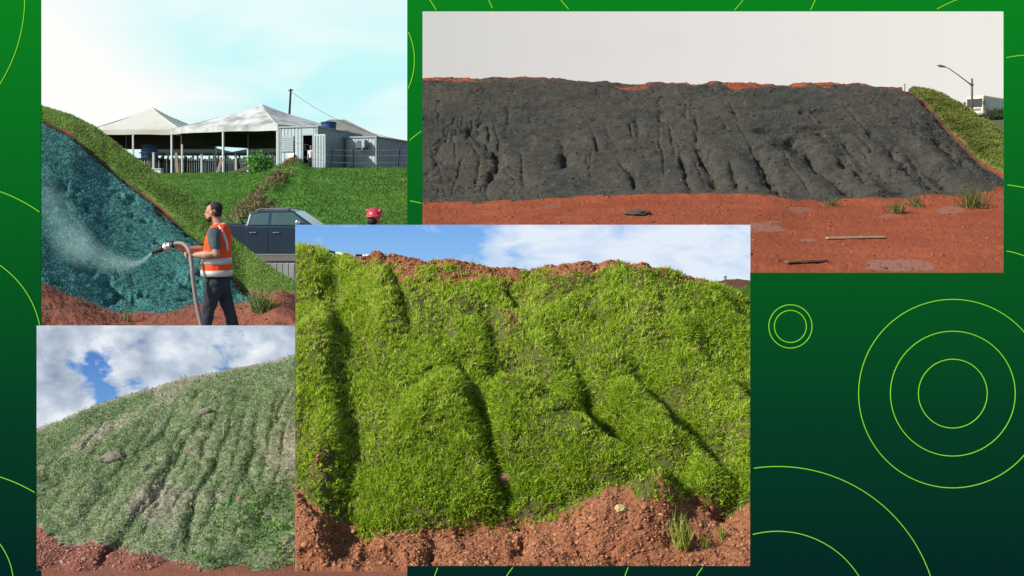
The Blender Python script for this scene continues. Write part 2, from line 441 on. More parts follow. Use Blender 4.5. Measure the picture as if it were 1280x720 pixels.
def sk3(t,X,Z,p):
    b=t.ramp(t.math('DIVIDE',t.math('SUBTRACT',Z,281),70),[(0,lin((120,174,236))),(1,lin((150,196,240)))])
    q=t.scale(p,(.55,1,1.5)); n=t.noise(q,2.1,7,.58,.6)
    n=t.math('ADD',n,t.math('MULTIPLY',t.math('SUBTRACT',t.noise(q,.7,3,.5),.5),.4))
    g=t.ramp(t.math('DIVIDE',t.math('SUBTRACT',X,369),569),[(.2,(.0,.0,.0)),(.5,(.85,.85,.85)),(.8,(1,1,1)),(1,(.8,.8,.8))])
    k=t.math('ADD',n,t.math('MULTIPLY',t.math('SUBTRACT',g,.62),.42))
    return t.mix(t.ramp(k,[(.36,(0,0,0)),(.50,(.55,.55,.55)),(.70,(1,1,1))]),b,lin((228,238,250)))
def sk4(t,X,Z,p):
    b=t.ramp(t.math('DIVIDE',t.math('SUBTRACT',Z,407),130),[(0,lin((66,120,196))),(1,lin((120,168,226)))])
    n=t.noise(t.scale(p,(.75,1,1.15)),1.7,10,.56,.25)
    big=t.noise(p,.9,3,.5)
    d=t.math('ADD',n,t.math('MULTIPLY',t.math('SUBTRACT',big,.45),.35))
    n2=t.noise(t.scale(p,(.8,1,1.1)),2.1,8,.55,.2)
    cl=t.ramp(n2,[(.30,lin((142,158,180))),(.52,lin((198,210,224))),(.70,lin((248,251,255)))])
    return t.mix(t.ramp(d,[(.385,(0,0,0)),(.47,(1,1,1))]),b,cl)
SKY1=panel(-260,-420,521,330,112,.3).build('sky',sky_mat('pale_sky',112,sk1))
SKY2=panel(517,-420,1700,250,215,.3).build('sky',sky_mat('overcast_sky',215,sk2))
SKY3=panel(369,281,938,640,12.35).build('sky',sky_mat('blue_sky',12.35,sk3))
SKY4=panel(-30,407,371,660,13.45).build('sky',sky_mat('cloudy_sky',13.45,sk4))
for o in (SKY1,SKY2,SKY3,SKY4): tag(o,kind='structure')
# ================================================================== slope with teal mulch, worker's site
def gully(px,py,line,w,depth,shape=1.4,rim=.0,ro=1.0):
    m_=w*7+12; xs=[q[0] for q in line]; ys=[q[1] for q in line]
    W_=(px>min(xs)-m_)&(px<max(xs)+m_)&(py>min(ys)-m_)&(py<max(ys)+m_); out=np.zeros(px.shape)
    if W_.any(): out[W_]=gully_(px[W_],py[W_],line,w,depth,shape,rim,ro)
    return out
def gully_(px,py,line,w,depth,shape,rim,ro):
    d,s,t=seg_dist(px,py,line); taper=sstep(0,.3,t)*sstep(0,.25,1-t)+.12
    q=np.stack([px*.045,py*.045,0*px+line[0][0]],-1); k=1+.9*ro*fbm(q,1.0,3,.6); w=w*np.clip(k,.35,2)
    g=-depth*np.exp(-(d/w)**shape)*np.minimum(taper,1)*np.clip(1-.25*ro+1.1*ro*fbm(q,1.3,3,.6,7),.15,1.5)
    if rim: g=g+rim*np.exp(-((d*s-w*1.6)/(w*1.5))**2)*np.minimum(taper,1)
    return g
def mound(px,py,cx,cy,rx,ry,h,ang=0):
    c,s=math.cos(R(ang)),math.sin(R(ang)); x,y=px-cx,py-cy
    u=(x*c-y*s)/rx; v=(x*s+y*c)/ry; return h*np.exp(-(u*u+v*v))
T1_foot=[(-60,340),(51,353),(90,369),(130,386),(165,393),(215,386),(250,381),(300,377),(335,374),(375,372)]
T1_mul=[(-60,95),(51,148),(89,169),(134,208),(164,232),(205,263),(251,302),(285,341),(306,368),(335,372),(375,370)]
T1_sil=[(-60,70),(51,132),(89,143),(117,157),(152,184),(190,212),(220,232),(255,262),(290,298),(324,324),(364,351),(375,356)]
def wd(line,xd): 
    xs,ds=zip(*xd); return [(x,y,float(np.interp(x,xs,ds))) for x,y in line]
def d1(PX,PY,P):
    fy=np.interp(PX,*zip(*T1_foot)); my=np.interp(PX,*zip(*T1_mul))
    mul=sstep(2,-6,PY-fy)*sstep(-2,5,PY-my)
    d=.06*fbm(P,1.3,5,.55)+mul*(.022*fbm(P*np.array([1,1,1.4]),5,4,.6)+.014*fbm(P,14,3,.6))
    ew=fbm(P*np.array([1,1,.7]),3.1,3,.5)
    d+=-mul*.10*sstep(.22,.5,ew)*sstep(180,300,PY)
    d+=gully(PX,PY,[(262,300),(230,280),(190,262)],5,.14)+gully(PX,PY,[(120,345),(150,362),(185,382)],5,.22)+gully(PX,PY,[(200,340),(235,352),(258,372)],5,.18)+gully(PX,PY,[(70,228),(85,236)],5,.2)
    dd=np.abs(PY-my); d+=-.10*np.exp(-((PY-my+3)/5)**2)*(PX<310)
    dirt=sstep(-3,4,PY-fy)
    d+=dirt*(.05*fbm(P,4,4,.65)+mound(PX,PY,345,386,28,14,.28))
    d+=.04*np.exp(-((PY-fy+3)/4)**2)
    return d
def m1_mul(PX,PY,P):
    fy=np.interp(PX,*zip(*T1_foot)); my=np.interp(PX,*zip(*T1_mul)); j=6*fbm(P,2.5,4,.6)
    return np.clip(.5+(fy-PY+j)/7,0,1)*np.clip(.5+(PY-my-3+j)/5,0,1)
def m1_gr(PX,PY,P):
    fy=np.interp(PX,*zip(*T1_foot)); my=np.interp(PX,*zip(*T1_mul)); j=5*fbm(P,2.0,4,.6)
    return np.clip(.5+(my-5-PY+j)/4,0,1)*np.clip(.5+(fy-2-PY+j)/5,0,1)
def m1_edge(PX,PY,P):
    my=np.interp(PX,*zip(*T1_mul)); return np.exp(-((PY-my+1+3*fbm(P,2,3))/5.5)**2)*(PX<320)*1.1
m_teal=soil('teal_mulch',(.22,.074,.042),(.29,.11,.066),(.16,.054,.034),1.0,.02,((.034,.15,.138),(.075,.225,.205),1.1,(.12,.30,.275)),[('grass',(.11,.19,.04)),('edge',(.075,.055,.032))],cname='mulch')
T1=terrain('teal_slope',-40,369,430,[
  [(-60,432,13.7),(51,440,13.7),(375,446,13.7)],
  wd(T1_foot,[(-60,17.2),(51,17.4),(165,18),(300,18.9),(375,19.3)]),
  wd(T1_mul,[(-60,22.6),(51,22.6),(134,22.3),(205,21.4),(285,20.2),(335,19.6),(375,19.5)]),
  wd(T1_sil,[(-60,24.2),(51,24),(152,23.4),(255,22.2),(324,21),(375,20.3)]),
  wd([(x,y+55) for x,y in T1_sil],[(-60,28),(51,27.6),(255,25),(375,22.6)])],[60,190,60,25],d1,{'mulch':m1_mul,'grass':m1_gr,'edge':m1_edge},m_teal,3,-.1)
tag(T1.o,kind='structure')
m_grass1=foliage('short_turf',(.11,.22,.04),(.28,.44,.10),(.36,.38,.15),.5)
P,N,_=sample(T1,60000,T1.m['grass'])
tg=np.clip(.5+.55*fbm(P,.9,3)+RNG.normal(0,.2,len(P)),0,1)
o=blades('turf',P,N,RNG.uniform(.025,.065,len(P)),.014,m_grass1,tg,.55,.5,.3,clip=(-60,368.5)); tag(o,'short green turf covering the end ridge above the teal slope','grass',kind='stuff')
# loose fibres of mulch
m_fib=tinted('mulch_fibre',(.028,.13,.122),(.14,.36,.33))
P,N,_=sample(T1,70000,T1.m['mulch'])
o=blades('mulch_fibres',P,N,RNG.gamma(2,.009,len(P))+.012,.011,m_fib,np.clip(.5*RNG.random(len(P))**1.3+.5*sstep(-.3,.4,fbm(P,2.2,3)),0,1),1.1,.8,.0,clip=(-60,368)); tag(o,'loose teal fibre clumps sticking to the sprayed slope','mulch',kind='stuff')
m_clod=tinted('earth_clod',(.12,.045,.03),(.30,.14,.10))
P,N,_=sample(T1,7000,np.clip(1-T1.m['mulch']-T1.m['grass'],0,1)*(T1.py>300))
o=clods('earth_clods',P,RNG.gamma(1.2,.0055,len(P))+.004,m_clod,RNG.random(len(P)),clip=(-60,368)); tag(o,'small red earth clods on the bare strip at the foot of the teal slope','soil',kind='stuff')

# ------------------------------------------------------------------ far bank and yard behind the truck
def d1b(PX,PY,P):
    d=.12*fbm(P,.5,4,.5)*sstep(300,255,PY)
    r,_,_=seg_dist(PX,PY,[(368,212),(349,224),(330,248),(304,276)])
    d+=.42*np.exp(-(r/13)**2)*(1+.8*fbm(P,.5,3))+.22*np.exp(-(r/12)**2)*fbm(P,2.2,4,.6)
    return d*(P[...,1]<64.5)
def m1b_dry(PX,PY,P):
    r,_,_=seg_dist(PX,PY,[(372,209),(349,224),(330,248),(304,276)])
    return np.clip(.85-r/(10+.16*(PY-205))+1.3*fbm(P,.55,4,.6),0,1)*(P[...,1]<66)
def m1b_gr(PX,PY,P): return ((P[...,1]>43)).astype(float)*.9
m_bank=soil('bank_turf',(.14,.12,.10),(.19,.17,.14),(.11,.09,.07),.5,.04,((.055,.155,.022),(.085,.20,.032),.35,(.12,.18,.055)),[('dry',(.13,.12,.055))],cname='grass')
T1b=terrain('far_bank',165,514,300,[
  [(165,440,16.5),(514,440,16.5)],
  [(165,311,44),(514,311,44)],
  [(165,218,66),(300,216,66),(350,213,62),(380,211,60.5),(514,210,59.5)],
  [(165,221,71),(300,219,71),(514,219,70)],
  [(165,227,110),(514,227,110)]],[40,130,16,16],d1b,{'grass':m1b_gr,'dry':m1b_dry},m_bank,1,-.1)
tag(T1b.o,kind='structure')
P,N,_=sample(T1b,60000,(T1b.P[...,1]>46)*(T1b.P[...,1]<72)*np.clip(1.05-T1b.m['dry'],0,1))
tg=np.clip(.5+.95*fbm(P*np.array([1,1,1.6]),.22,5,.6)+RNG.normal(0,.22,len(P)),0,1)
m_grass1b=foliage('bank_grass',(.05,.14,.018),(.12,.27,.04),(.20,.23,.07),.45)
o=blades('bank_grass',P,N,RNG.uniform(.05,.13,len(P)),.035,m_grass1b,tg,.5,.5,.5,clip=(150,513)); tag(o,'green grass on the far bank below the metal cabins','grass',kind='stuff')
m_straw=foliage('straw',(.10,.09,.035),(.25,.22,.11),None,.15,.8)
P,N,_=sample(T1b,5000,T1b.m['dry']**1.5)
o=blades('dry_grass',P,N,RNG.uniform(.12,.35,len(P)),.04,m_straw,RNG.random(len(P)),.8,.8,.2); tag(o,'dry brown straw on the eroded spur of the far bank','dry grass',kind='stuff')
def yard(x,D): 
    """height of the yard behind the bank"""
    i=T1b.nv; col=int(np.clip((x-165)/349*(T1b.nu-1),0,T1b.nu-1)); return float(np.interp(D,T1b.P[:,col,1],T1b.P[:,col,2]))
def on1(x,D): return Vector(((x-640)*D/F,D,yard(x,D)))

# ================================================================== charcoal slope over the red site
C2=[(500,97),(528,97),(600,99),(660,98),(700,100),(760,102),(785,106),(806,105),(812,102),(856,102),(866,106),(882,107),(890,103),(940,104.5),(985,108),(1015,106),(1040,103),(1082,104),(1092,109),(1136,110),(1165,112),(1190,124),(1222,143),(1255,166),(1330,222)]
B2=[(500,101),(760,104),(1090,110),(1132,111),(1150,124),(1175,152),(1200,177),(1225,199),(1255,219),(1330,262)]
F2=[(500,258),(528,257),(600,256),(700,250),(800,247),(900,246),(960,247),(1010,252),(1080,252),(1150,249),(1200,245),(1255,240),(1330,268)]
G2=[([(612,150),(590,160),(606,178),(622,198),(612,222),(606,240)],4,.35),([(612,182),(618,200)],7,.6),([(705,188),(712,206)],6,.45),([(700,170),(712,206)],3,.25),([(770,195),(790,215),(793,240)],3,.3),
    ([(795,140),(800,160),(798,175)],3,.22),([(822,138),(826,152)],4,.3),([(852,190),(858,215),(864,245)],3,.38),([(880,190),(890,215),(898,236)],4,.4),([(870,180),(886,208)],3,.3),([(945,185),(955,212),(966,236)],4,.55),([(958,222),(975,242)],4,.45),
    ([(1000,180),(1020,205),(1050,232),(1075,246)],4,.45),([(985,170),(1005,190)],6,.35),([(1040,190),(1070,214),(1090,235)],4,.4),([(1100,180),(1130,205),(1160,232),(1185,244)],4,.5),([(1130,190),(1160,212),(1190,236)],4,.35),([(1085,160),(1100,178)],4,.3),
    ([(640,150),(700,152),(760,150)],2.5,.16),([(900,140),(960,143),(1050,138)],2.5,.2),([(930,165),(1010,168),(1080,160)],3,.2),([(560,170),(545,195),(552,220)],3,.2),([(650,205),(656,235)],3,.2),([(740,160),(748,190)],2.5,.18),([(910,200),(925,240)],3,.3),([(1160,170),(1190,195),(1225,225)],4,.35)]
def d2(PX,PY,P):
    fy=np.interp(PX,*zip(*F2)); by=np.interp(PX,*zip(*B2)); sl=sstep(3,-8,PY-fy)
    d=sl*(.20*fbm(P*np.array([.5,1,1.6]),.9,5,.55)+.07*fbm(P*np.array([.6,1,1.5]),3.2,4,.6))
    rib=sstep(830,960,PX)*sstep(150,205,PY)*sl
    d+=rib*.28*np.sin((PX*.9-PY*1.0)/10.5+2.2*fbm(P,.35,3))*(.6+.5*fbm(P,.25,2,.5,5))
    d+=sl*(-.13)*sstep(.45,.95,np.sin(PY/3.6+2.2*fbm(P*np.array([.22,1,1]),.5,3)))*sstep(215,170,PY)*sstep(.0,.35,fbm(P*np.array([.3,1,1]),.8,2,.5,9))
    wob=5*fbm(P,.9,4,.65); wo2=5*fbm(P,1.1,4,.65,40)
    for l,w,h in G2: d+=gully(PX+wob,PY+wo2,l,w*1.15,h*.95)*sl
    rr_=np.random.default_rng(77)
    for k in range(44):
        x0=rr_.uniform(560,1210); y0=rr_.uniform(118,205); ln=rr_.uniform(22,60); sl_=np.interp(x0,[530,850,1000,1220],[-.15,.25,.8,1.1])+rr_.normal(0,.15); d+=gully(PX+wob,PY+wo2,[(x0,y0),(x0+sl_*ln*.5+rr_.normal(0,3),y0+ln*.5),(x0+sl_*ln,y0+ln)],rr_.uniform(1.0,2.0),rr_.uniform(.05,.14))*sl*(PY<fy-2)
    d+=sl*.075*fbm(P*np.array([.18,1,3.2]),2.4,3,.6,33)
    cr=np.abs(fbm(P*np.array([1,.8,.55]),.55,4,.55,60)); d+=-.06*np.exp(-(cr/.03)**2)*sl*sstep(-.05,.3,fbm(P,.2,2,.5,70))
    d+=sl*.05*fbm(P*np.array([.35,1,2.2]),2.4,3,.6,80)
    d+=-.22*np.exp(-((PY-by+1)/4)**2)*(PX>1128)
    d+=(1-sl)*(.07*fbm(P*np.array([.5,1,1]),1.1,5,.62)+.03*fbm(P,6,3,.6))+.12*np.exp(-((PY-fy)/3)**2)*(1+fbm(P,.8,3))*(PX<1200)
    for a,b in ((P[...,1]-36-.22*P[...,0]+.6*np.sin(P[...,0]*.3),.5),(P[...,1]-37.9-.22*P[...,0]+.6*np.sin(P[...,0]*.3),.5),(P[...,1]-31-.05*P[...,0],.4),(P[...,1]-32.6-.05*P[...,0],.4)): d+=-(1-sl)*.07*np.exp(-(a/b*1.6)**2)*(1+.5*fbm(P,1.2,2))
    crest=np.exp(-((PY-np.interp(PX,*zip(*C2)))/4)**2); d+=crest*.10*fbm(P,1.5,4,.7)
    return d
def m2_mul(PX,PY,P):
    fy=np.interp(PX,*zip(*F2)); by=np.interp(PX,*zip(*B2)); j=8*fbm(P,.9,5,.65)
    a=np.clip(.5+(fy-PY-1+j*.7)/6,0,1)*np.clip(.5+(PY-by-4*(PX>1110)+j*.6+2*(PX<1110))/5,0,1)
    bare=sstep(0,.25,fbm(P*np.array([.6,1,1]),.55,3,.5,4))*sstep(9,1,PY-np.interp(PX,*zip(*C2)))*(PX>740)
    return a*(1-bare)
def m2_gr(PX,PY,P):
    by=np.interp(PX,*zip(*B2)); j=4*fbm(P,.8,4,.6)
    return np.clip(.5+(by-5-PY+j)/4,0,1)*(PX>1134)
def m2_wet(PX,PY,P):
    r=0
    for cx,cy,rx,ry in ((955,284,30,7),(965,276,16,4),(1000,262,18,4),(1115,270,20,4),(1190,263,18,5),(1122,332,50,8),(1010,300,14,2),(690,258,10,3)): r=np.maximum(r,np.exp(-((PX-cx)/rx)**2-((PY-cy)/ry)**2))
    return r
def m2_edge(PX,PY,P):
    by=np.interp(PX,*zip(*B2)); return np.exp(-((PY-by-1+3*fbm(P,.7,3))/6)**2)*(PX>1125)*1.1+.55*np.exp(-((PY-np.interp(PX,*zip(*C2))-2)/4)**2)*sstep(-.1,.3,fbm(P,.3,3))
m_char=soil('charcoal_mulch',(.22,.052,.022),(.30,.082,.036),(.15,.038,.018),.35,.03,((.031,.034,.032),(.066,.061,.048),.42,(.105,.098,.078)),[('grass',(.12,.165,.035)),('edge',(.085,.05,.038))],cname='mulch',wet=('wet',(.25,.10,.065)))
T2=terrain('charcoal_slope',516,1300,700,[
  [(500,352,29.5),(1330,352,29.5)],
  wd(F2,[(500,45.5),(960,45),(1100,45.5),(1255,47),(1330,44)]),
  wd(B2,[(500,53),(1090,53.5),(1132,53.5),(1200,50.5),(1255,48.5),(1330,46)]),
  wd([(x,y-.5) for x,y in C2],[(500,54.5),(1136,55),(1190,54.5),(1255,53),(1330,50)]),
  wd([(x,y+16) for x,y in C2],[(500,60),(1136,60),(1255,58),(1330,55)])],[110,190,40,20],d2,{'mulch':m2_mul,'grass':m2_gr,'wet':m2_wet,'edge':m2_edge},m_char,2,-.1)
tag(T2.o,kind='structure')
m_grass2=foliage('olive_turf',(.16,.19,.035),(.34,.38,.10),(.42,.38,.16),.5)
P,N,_=sample(T2,45000,T2.m['grass'])
tg=np.clip(.45+.6*fbm(P,.5,4)+RNG.normal(0,.2,len(P)),0,1)
o=blades('hip_turf',P,N,RNG.uniform(.06,.14,len(P)),.035,m_grass2,tg,.5,.5,.4); tag(o,'olive green turf on the rounded end of the charcoal slope','grass',kind='stuff')
m_char_c=tinted('charcoal_clump',(.020,.021,.02),(.15,.14,.115))
P,N,_=sample(T2,42000,T2.m['mulch'])
o=clods('charcoal_clumps',P,RNG.gamma(1.3,.009,len(P))+.008,m_char_c,RNG.random(len(P))**2); tag(o,'loose dark clumps of mulch on the charcoal slope','mulch',kind='stuff')
m_clod2=tinted('red_clod',(.15,.04,.02),(.32,.10,.05))
P,N,_=sample(T2,8000,np.clip(1-T2.m['mulch']-T2.m['grass'],0,1)*(T2.py>235))
o=clods('red_clods',P,RNG.gamma(1.2,.014,len(P))+.006,m_clod2,RNG.random(len(P))); tag(o,'small clods on the red earth below the charcoal slope','soil',kind='stuff')
def on_terrain(T,x,y):
    """surface point seen at a photo position"""
    ux,uy=project(T.P.reshape(-1,3)); k=np.argmin((ux-x)**2+(uy-y)**2); return Vector(T.P.reshape(-1,3)[k])

# land behind, where the bus stands
def d2b(PX,PY,P): return .15*fbm(P,.2,3)*(P[...,1]<140)
m_hill=soil('rough_hill',(.07,.085,.03),(.10,.11,.04),(.12,.09,.05),.2,.05)
T2b=terrain('hill',1110,1420,60,[[(1110,158,62),(1420,158,62)],[(1110,149.5,140),(1420,149.5,140)],[(1110,146.5,165),(1420,146.5,165)],[(1110,153,200),(1420,153,200)]],[30,12,12],d2b,{},m_hill,0,-.1)
tag(T2b.o,kind='structure')

# ================================================================== sunlit grassy slope
C3=[(340,309),(369,311),(400,316),(430,321),(458,325),(466,319),(474,317),(482,321),(540,326),(600,331),(640,336),(690,338),(720,337),(745,333),(756,330),(772,331),(790,335),(836,339),(850,343),(876,350),(900,357),(920,365),(937,376),(1060,436)]
L3=[(340,590),(369,600),(395,640),(415,655),(440,660),(480,658),(520,654),(560,657),(610,650),(640,646),(680,640),(720,622),(775,612),(830,606),(862,622),(905,636),(938,618),(1060,640)]
G3=[([(412,330),(418,380),(424,430),(434,500),(436,560),(424,640),(430,690)],13,.12),
    ([(580,470),(590,505),(597,540),(606,575),(618,610),(626,640),(655,655)],9,.34),
    ([(625,345),(640,365),(648,390)],9,.26),([(650,395),(662,430),(690,470),(716,500)],7,.18),
    ([(722,478),(738,500),(765,530),(800,560),(850,596),(900,636),(938,655)],13,.42),([(735,490),(750,512)],22,.30),
    ([(690,395),(740,440),(790,490),(850,540),(930,600)],8,.17),
    ([(790,400),(850,455),(938,520)],9,.20),([(850,352),(890,395),(938,445)],9,.2),([(488,345),(500,385),(492,430)],8,.16),([(680,380),(705,420),(740,455)],7,.15),
    ([(545,560),(560,600),(575,640)],10,.12),([(470,440),(485,500)],10,.10)]
def ridge(px,py,line,h,wl,wr,tw,td):
    """rounded crest, gentle on its left and steep on its right, with a trough beyond"""
    d,s,t=seg_dist(px,py,line); g=d*s; tp=sstep(0,.22,t)*sstep(0,.12,1-t)
    up=np.where(g>0,np.exp(-(g/wl)**2),np.exp(-(g/wr)**2))
    return (.88*h*up-.68*td*np.exp(-((g+wr*1.9)/tw)**2))*tp*(1+.5*fbm(P3[0],1.6,3,.5,50))
P3=[None]
R3=[([(392,385),(399,440),(404,530),(404,650),(398,705)],.17,26,19,30,.08),([(384,312),(394,360),(402,430)],.09,24,12,12,.08),
    ([(535,470),(565,498),(582,538),(594,590),(610,655)],.22,80,15,11,.24),
    ([(596,505),(630,500),(670,514),(740,560),(800,602),(870,646)],.33,70,17,20,.36),
    ([(765,472),(800,518),(855,576),(920,642)],.24,30,14,14,.22),
    ([(840,440),(890,490),(950,545),(1000,580)],.17,30,14,12,.16),
    ([(660,420),(690,455),(718,500),(730,530)],.17,30,12,12,.18),
    ([(470,330),(488,370),(498,430)],.07,35,9,8,.08),
    ([(690,370),(735,420),(785,470)],.07,35,12,9,.07),([(790,370),(850,425),(940,495)],.08,30,12,9,.08),([(865,350),(940,430),(1000,480)],.09,30,12,9,.08),
    ([(560,350),(590,400),(600,450)],.05,35,12,10,.05),([(880,560),(940,610)],.07,20,10,8,.07)]
def d3(PX,PY,P):
    d=.05*fbm(P,1.3,4,.5)+.09*np.abs(fbm(P*np.array([1,.6,.6]),1.5,3,.5,3))+.035*np.abs(fbm(P,4.2,3,.5,8))
    P3[0]=P
    wx=9*fbm(P,1.8,4,.6,3); wy=9*fbm(P,1.8,4,.6,13)
    for r_ in R3: d+=ridge(PX+wx,PY+wy,*r_)
    for l,w,h in (([(630,345),(640,365),(650,392)],10,.24),([(722,482),(740,505),(752,520)],16,.14),([(735,345),(760,370)],5,.06)): d+=gully(PX+wx,PY+wy,l,w,h,1.5,.0,.4)
    d+=mound(PX,PY,500,520,75,80,.10)+mound(PX,PY,660,560,70,50,.10)
    ly=np.interp(PX,*zip(*L3)); dirt=sstep(-8,10,PY-ly)
    d+=dirt*(.06*fbm(P,2.6,4,.6)+.028*fbm(P,9,4,.7))-.05*np.exp(-((PY-ly-8)/9)**2)
    for l,w,h in (([(640,640),(655,665),(650,700)],8,.12),([(530,655),(545,680),(530,710)],6,.08),([(690,690),(760,700),(800,712)],5,.08),([(860,630),(900,650),(940,665)],6,.1),([(440,690),(500,690),(520,712)],7,.09)): d+=gully(PX,PY,l,w,h)
    cy=np.interp(PX,*zip(*C3)); d+=np.exp(-((PY-cy-2)/7)**2)*.07*fbm(P,5,4,.7)
    return d
def m3_gr(PX,PY,P):
    ly=np.interp(PX,*zip(*L3)); cy=np.interp(PX,*zip(*C3))
    a=np.clip(.5+(ly-PY+34*fbm(P,2.4,5,.7))/34,0,1)
    top=np.interp(PX,[340,400,440,470,560,640,760,840,938],[-9,-7,0,3,3,-2,3,1,2])
    a*=np.clip(.3+(PY-cy-top+14*fbm(P,3,4,.65))/14,0,1)
    thin=mound(PX,PY,610,356,95,30,1.15)+mound(PX,PY,520,345,60,14,.6)+mound(PX,PY,760,380,80,20,.35,-35)+mound(PX,PY,640,410,24,45,.6)+mound(PX,PY,800,440,30,60,.4,-40)+mound(PX,PY,555,575,15,35,.55)+mound(PX,PY,372,560,16,50,.35)+mound(PX,PY,402,640,16,90,1.0)+mound(PX,PY,497,380,8,30,.5)+mound(PX,PY,416,400,5,50,.35)+mound(PX,PY,830,600,60,9,.5,-32)+mound(PX,PY,430,650,14,25,.5)
    return np.clip(a-thin*(.55+.6*fbm(P,4,3,.6)),0,1)
m_s3=soil('sunny_earth',(.25,.095,.044),(.38,.165,.082),(.16,.058,.031),1.6,.03,((.07,.085,.02),(.13,.135,.04),2.0),None,cname='grass')
T3=terrain('grassy_slope',369,1000,640,[
  [(340,712,8.6),(369,711,8.62),(1060,712,8.6)],
  wd([(x,y+12) for x,y in L3],[(340,9.3),(400,9.0),(640,9.1),(800,9.4),(1060,9.3)]),
  wd(C3,[(340,11.7),(1060,11.6)]),
  wd([(x,y+14) for x,y in C3],[(340,12.25),(1060,12.25)])],[120,390,24],d3,{'grass':m3_gr},m_s3,2,-.05,True)
tag(T3.o,kind='structure')
m_grass3=foliage('fresh_grass',(.10,.20,.014),(.52,.70,.055),(.70,.66,.25),.5,.45)
def grass3(n,L0,L1,W,seed,name,label,pw=1.0):
    r=np.random.default_rng(seed)
    cl=fbm(T3.P,3.4,3,.5); dens=T3.m['grass']**pw*(.5+.9*sstep(-.35,.35,cl))
    m_=n//8; P,N,(i,j)=sample(T3,m_,dens,r)
    P,N,i,j=(np.repeat(a,8,0) for a in (P,N,i,j)); n=len(P); P=P+r.normal(0,.0105,P.shape)*np.array([1,1,.5])
    k=sstep(-.4,.4,fbm(P,3.4,3,.5)); m=T3.m['grass'][i,j]
    L=r.uniform(L0,L1,n)*np.repeat(np.exp(r.normal(0,.22,n//8)),8)*(.6+.7*k)*(.45+.6*m)*np.clip(P[:,1]/10.2,.8,1.1)
    tg=np.clip(.45+.35*fbm(P,.8,3)+r.normal(0,.2,n)+np.repeat(r.normal(0,.18,n//8),8)+.25*np.exp(-((P[:,2]-2.0)/.5)**2)*r.random(n),0,1)
    o=blades(name,P,N,L,W*r.uniform(.7,1.3,n),m_grass3,tg,.42,.55,.55,r,clip=(369.5,1010)); tag(o,label,'grass',kind='stuff')
grass3(272000,.022,.064,.0080,11,'grass','dense bright green young grass over the sunlit slope',1.5)
m_clod3=tinted('sunny_clod',(.15,.055,.028),(.45,.225,.125))
r=np.random.default_rng(5); bare=np.clip(1-T3.m['grass'],0,1)
P,N,_=sample(T3,34000,bare**2,r)
o=clods('earth_clods',P,r.gamma(1.0,.0046,len(P))+.0025,m_clod3,r.random(len(P))**1.6,r,clip=(371,1000)); tag(o,'gravel and red earth clods along the foot and crest of the sunlit slope','soil',kind='stuff')

# ================================================================== weedy grey green slope
C4=[(-20,563),(20,546),(45,536),(75,525),(100,514),(140,500),(180,487),(230,473),(280,463),(330,453),(369,443),(420,430)]
G4=[([(240,505),(185,560),(130,615),(95,655)],5,.16),([(262,512),(228,555),(205,600),(178,640),(135,690),(120,712)],6,.22),([(310,500),(275,560),(245,620),(235,668),(228,700)],6,.22),
    ([(330,520),(310,580),(320,620)],6,.12),([(200,480),(185,500)],5,.15),([(205,540),(160,575),(110,620)],5,.12),([(55,640),(75,658),(60,672)],5,.16),([(250,485),(225,520)],4,.1),([(365,480),(340,540)],5,.12),([(130,700),(140,680)],4,.15)]
def d4(PX,PY,P):
    d=.035*fbm(P,1.2,4,.5)+.020*fbm(P,5.5,4,.6)
    wob=6*fbm(P,2.5,3)
    for l,w,h in G4: d+=gully(PX+wob+4*fbm(P,7,3,.6),PY,l,w*.7,h*.42)
    for k in range(17):
        x0=90+k*18; y0=float(np.interp(x0,*zip(*C4)))+6; x1=x0-150+k*4.6; y1=650+k*4; d+=gully(PX+wob,PY+wob,[(x0,y0),((x0+x1)/2+10,(y0+y1)/2),(x1,y1)],2.6,.034,1.4,0,1.0)
    # long furrows running down the slope
    u=(PX*.8+PY*.62); d+=.016*np.sin(u/9+3*fbm(P,1.1,3))
    d+=.014*fbm(P,12,3,.6)
    return d*(.25+.75*sstep(0,45,PY-np.interp(PX,*zip(*C4))))
def m4_dirt(PX,PY,P):
    e=np.interp(PX,[-20,45,75,130,200,240,300,369,420],[640,652,672,688,696,704,716,725,730])
    return np.clip(.5+(PY-e+22*fbm(P,2.5,4,.65))/12,0,1)
def m4_green(PX,PY,P):
    band=np.exp(-(((PY-(560-(PX-60)*.52))+6)/15)**2)*(PX<190)*1.0
    return np.clip(.68+.8*fbm(P*np.array([1,1,1]),1.1,4,.6)+band*1.0+mound(PX,PY,330,640,60,45,.3)+mound(PX,PY,320,500,60,60,.35)+mound(PX,PY,280,690,60,30,.3)-mound(PX,PY,150,525,60,12,.6,25)-mound(PX,PY,190,630,30,40,.35),0,1)*(1-m4_dirt(PX,PY,P))*np.clip((PY-np.interp(PX,*zip(*C4))-1)/6,0,1)
m_s4=soil('grey_earth',(.25,.225,.175),(.36,.32,.26),(.16,.15,.11),1.8,.02,((.16,.21,.11),(.27,.30,.18),1.7,(.40,.37,.30)),[('dirt',(.23,.075,.055))],cname='green')
T4=terrain('weedy_slope',-20,376,430,[
  [(-20,722,8.58),(45,716,8.6),(369,716,8.62),(420,716,8.62)],
  wd(C4,[(-20,12.3),(369,12.75),(420,12.8)]),
  wd([(x,y+14) for x,y in C4],[(-20,13.3),(420,13.35)])],[400,24],d4,{'dirt':m4_dirt,'green':m4_green},m_s4,2,-.05,True)
tag(T4.o,kind='structure')
m_weed=foliage('weed_leaf',(.08,.17,.06),(.26,.39,.17),(.52,.55,.40),.35,.6)
r=np.random.default_rng(21)
P,N,(i,j)=sample(T4,26000,T4.m['green']**1.3+.03*(1-T4.m['dirt']),r)
